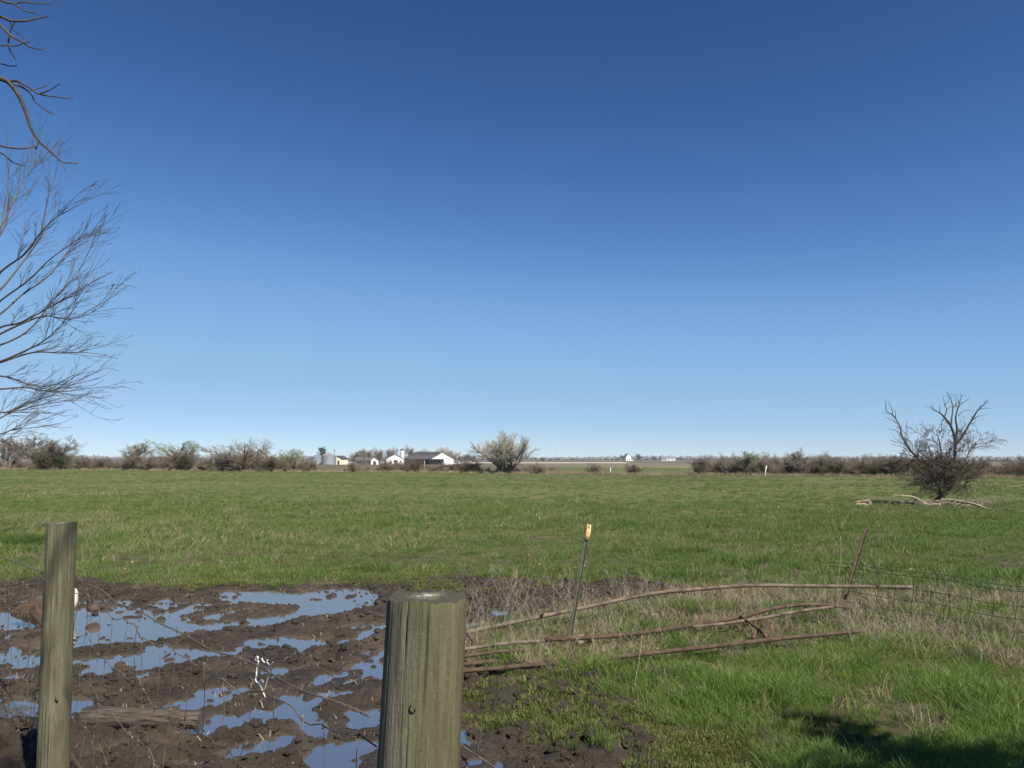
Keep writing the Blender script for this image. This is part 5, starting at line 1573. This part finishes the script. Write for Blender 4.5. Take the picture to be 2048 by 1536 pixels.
def fallen(name, pl, r0, r1, y0, y1, label, subs=(), mat='bark_pale'):
    pts = limb(z8(pl), YD + y0, YD + y1)
    o = pts[0].copy(); root = empty(name, tuple(o))
    segs = []; L_ = add_limb(segs, pts, r0, r1, 6)
    obj('limb', seg_mesh('limb', local(segs, o), M[mat], 7), root)
    for sp in subs:
        sg = []; add_limb(sg, limb(z8(sp), YD + y0, YD + y1), r1 * .8, r1 * .3, 4)
        obj('twig', seg_mesh('twig', local(sg, o), M['bark'], 5), root)
    return tag(root, label, 'branch')
fallen('fallen_branch', [(1080, 1275), (1200, 1275), (1300, 1295), (1400, 1308), (1560, 1360), (1712, 1412)], .055, .022, -.5, -2.0, 'pale fallen branch lying right of the half dead tree', [[(1350, 1305), (1330, 1250), (1280, 1210)]])
fallen('fallen_branch', [(1340, 1330), (1450, 1360), (1540, 1385), (1622, 1402)], .030, .014, -1.1, -1.7, 'thin fallen branch just below the pale one right of the half dead tree')
fallen('fallen_branch', [(1050, 1318), (960, 1318), (890, 1300), (780, 1240), (660, 1225), (555, 1215)], .050, .012, -.6, -.7, 'crooked fallen limb lying left of the half dead tree', [[(800, 1245), (790, 1180), (780, 1130)], [(620, 1222), (622, 1190)], [(690, 1228), (700, 1200)], [(800, 1250), (860, 1200), (950, 1130)]])
# litter of broken sticks at the foot
sg = []
for k in range(260):
    x_ = bd.x + rg.gauss(-.25, .85); y_ = YD - .6 + rg.gauss(0, .35); a = rg.uniform(0, 6.283); l_ = rg.uniform(.1, .4)
    z_ = rg.uniform(0.03, .2)
    sg.append(((x_, y_, z_), (x_ + math.cos(a) * l_, y_ + math.sin(a) * l_ * .5, z_ + rg.uniform(-.05, .14)), .012 * rg.random() + .005, .005, 0))
tag(obj('stick_litter', seg_mesh('stick_litter', sg, M['twig_brown'], 4)), 'litter of broken sticks at the foot of the half dead tree', 'sticks', kind='stuff')
# bleached stump
o_ = at(1726, 1008, YD - .3); o_.z = 0; rr2 = random.Random(5)
root = empty('bleached_stump', tuple(o_))
mb = MB()
for k in range(8):
    p = Vector((rr2.uniform(-.30, -.02), rr2.gauss(0, .06), rr2.uniform(.03, .12))); q = p + Vector((rr2.uniform(.18, .38), rr2.gauss(0, .05), rr2.uniform(-.02, .08)))
    mb.tube([p, p.lerp(q, .4) + Vector((0, 0, rr2.uniform(0, .03))), q], [.015, rr2.uniform(.035, .055), rr2.uniform(.02, .04)], 6)
mb.build('split_trunk', M['bleached'], root)
mb = MB()
for k in range(16):
    p = Vector((rr2.uniform(.02, .28), rr2.gauss(0, .06), rr2.uniform(0, .08))); mb.tube([p, p + Vector((rr2.gauss(-.01, .05), rr2.gauss(0, .03), rr2.uniform(.06, .22)))], [.026, .005], 5)
mb.build('splinters', M['bleached'], root)
tag(root, 'bleached splintered stump lying in the grass left of the half dead tree', 'stump')

# ------------------------------------------------------------------ trees beside the camera that cast the foreground shade
bush_kind('cedar', 18, 1, .03, dict(PB, nseg=(12, 5, 4, 3), L=.98, kids=(6, 2.2, 1.6), ang=1.1, ratio=.33, r0=.02, up=(.1, .03, 0, 0), bare=(.08, 0, 0), rmin=.0022), M['bark'], M['evergreen'], (M['evergreen'], 9000, .016))
def stand(name, key, x, y, H, wide, label):
    tm, cm, lm, h1, w1 = KIND[key]
    root = empty(name, (x, y, tz(x, y) - .05), 1.1)
    s_ = H / h1; root.scale = (s_ * wide, s_ * wide, s_)
    obj('trunk', tm, root); obj('crown', cm, root)
    if lm: obj('foliage', lm, root)
    return tag(root, label, 'tree')
stand('cedar_tree', 'cedar', 4.3, .40, 4.15, 1.05, 'dense cedar right of the camera, seen only by its shadow on the grass')

PS = dict(PB, nseg=(7, 6, 5, 4), L=.72, kids=(2.2, 1.6, 1.2), ang=.85, ratio=.6, r0=.025, up=(.02, .02, .0, 0), bare=(.5, .1, 0), jit=.12, rmin=.0014, minz=.05)
bush_kind('spreading', 28, 1, .1, PS, M['bark'], M['bark_dark'], (M['twig_green'], 3500, .005))
stand('leafing_tree', 'spreading', -.5, -2.3, 8.2, .75, 'leafing tree behind the camera, seen only by its dappled shade on the posts')

# ------------------------------------------------------------------ dry weed stalks
rg = random.Random(12); sg = []
def stalk(x_, y_, h, r=.0022):
    p = (x_, y_, float(zat(x_, y_))); d = _n((rg.gauss(0, .35), rg.gauss(0, .35), 1))
    grow(sg, rg, p, d, h, r, 0, dict(nseg=(5, 3), jit=.16, up=(-.02, .0), tap=.5, rmin=.0012, kids=(.8, 0), ang=.8, ratio=.4, rr=.7, bare=(.3, 1), minz=-.3))
def weeds(poly, n, h0, h1):
    xs_ = [p[0] for p in poly]; ys_ = [p[1] for p in poly]; k = 0
    while k < n:
        a, b_ = rg.uniform(min(xs_), max(xs_)), rg.uniform(min(ys_), max(ys_))
        if bool(inpoly(np.array([a]), np.array([b_]), poly)[0]):
            g_ = gr(a, b_); stalk(g_.x, g_.y, rg.uniform(h0, h1)); k += 1
weeds([(925, 1190), (1140, 1165), (1180, 1250), (1120, 1290), (925, 1300)], 130, .12, .42)
weeds([(1140, 1180), (1480, 1165), (1720, 1170), (1760, 1260), (1500, 1270), (1180, 1260)], 230, .10, .34)
weeds([(1640, 1180), (2060, 1195), (2060, 1350), (1700, 1310)], 190, .10, .32)
weeds([(925, 1290), (1180, 1270), (1350, 1290), (1250, 1340), (925, 1345)], 80, .08, .28)
tag(obj('dry_weeds', seg_mesh('dry_weeds', sg, M['twig_grey'], 3)), 'dry broken weed stalks standing around the collapsed gate', 'weeds', kind='stuff')
# two pale stalks that stand out
for pl, lab in (([(1674, 1200, 7.7), (1676, 1160, 7.7), (1681, 1120, 7.72), (1681, 1072, 7.72)], 'tall pale dead stalk standing left of the leaning rusty post'),
                ([(1271, 1360, 5.2), (1276, 1330, 5.2), (1281, 1300, 5.2), (1284, 1270, 5.22)], 'single pale straw stem standing in the grass below the gate')):
    mb = MB(); b0 = at(*pl[0]); b0.z = 0
    P_ = [Vector((0, 0, 0))] + [at(*p) - b0 for p in pl]
    mb.tube(smooth_line(P_, 4), .0028, 5)
    tag(mb.build('dead_stalk', M['bleached'], None, True, b0), lab, 'stalk')

# ------------------------------------------------------------------ thin air haze round the whole scene
m = bpy.data.materials.new('haze_air'); m.use_nodes = True; nt = m.node_tree; nt.nodes.clear()
o_ = nt.nodes.new('ShaderNodeOutputMaterial'); v_ = nt.nodes.new('ShaderNodeVolumePrincipled')
v_.inputs['Density'].default_value = 0.00013; v_.inputs['Color'].default_value = (.85, .92, 1, 1)
nt.links.new(v_.outputs[0], o_.inputs['Volume'])
mb = MB(); mb.box((0, 1000, 8), (5000, 2200, 22))
tag(mb.build('haze', m), kind='stuff')
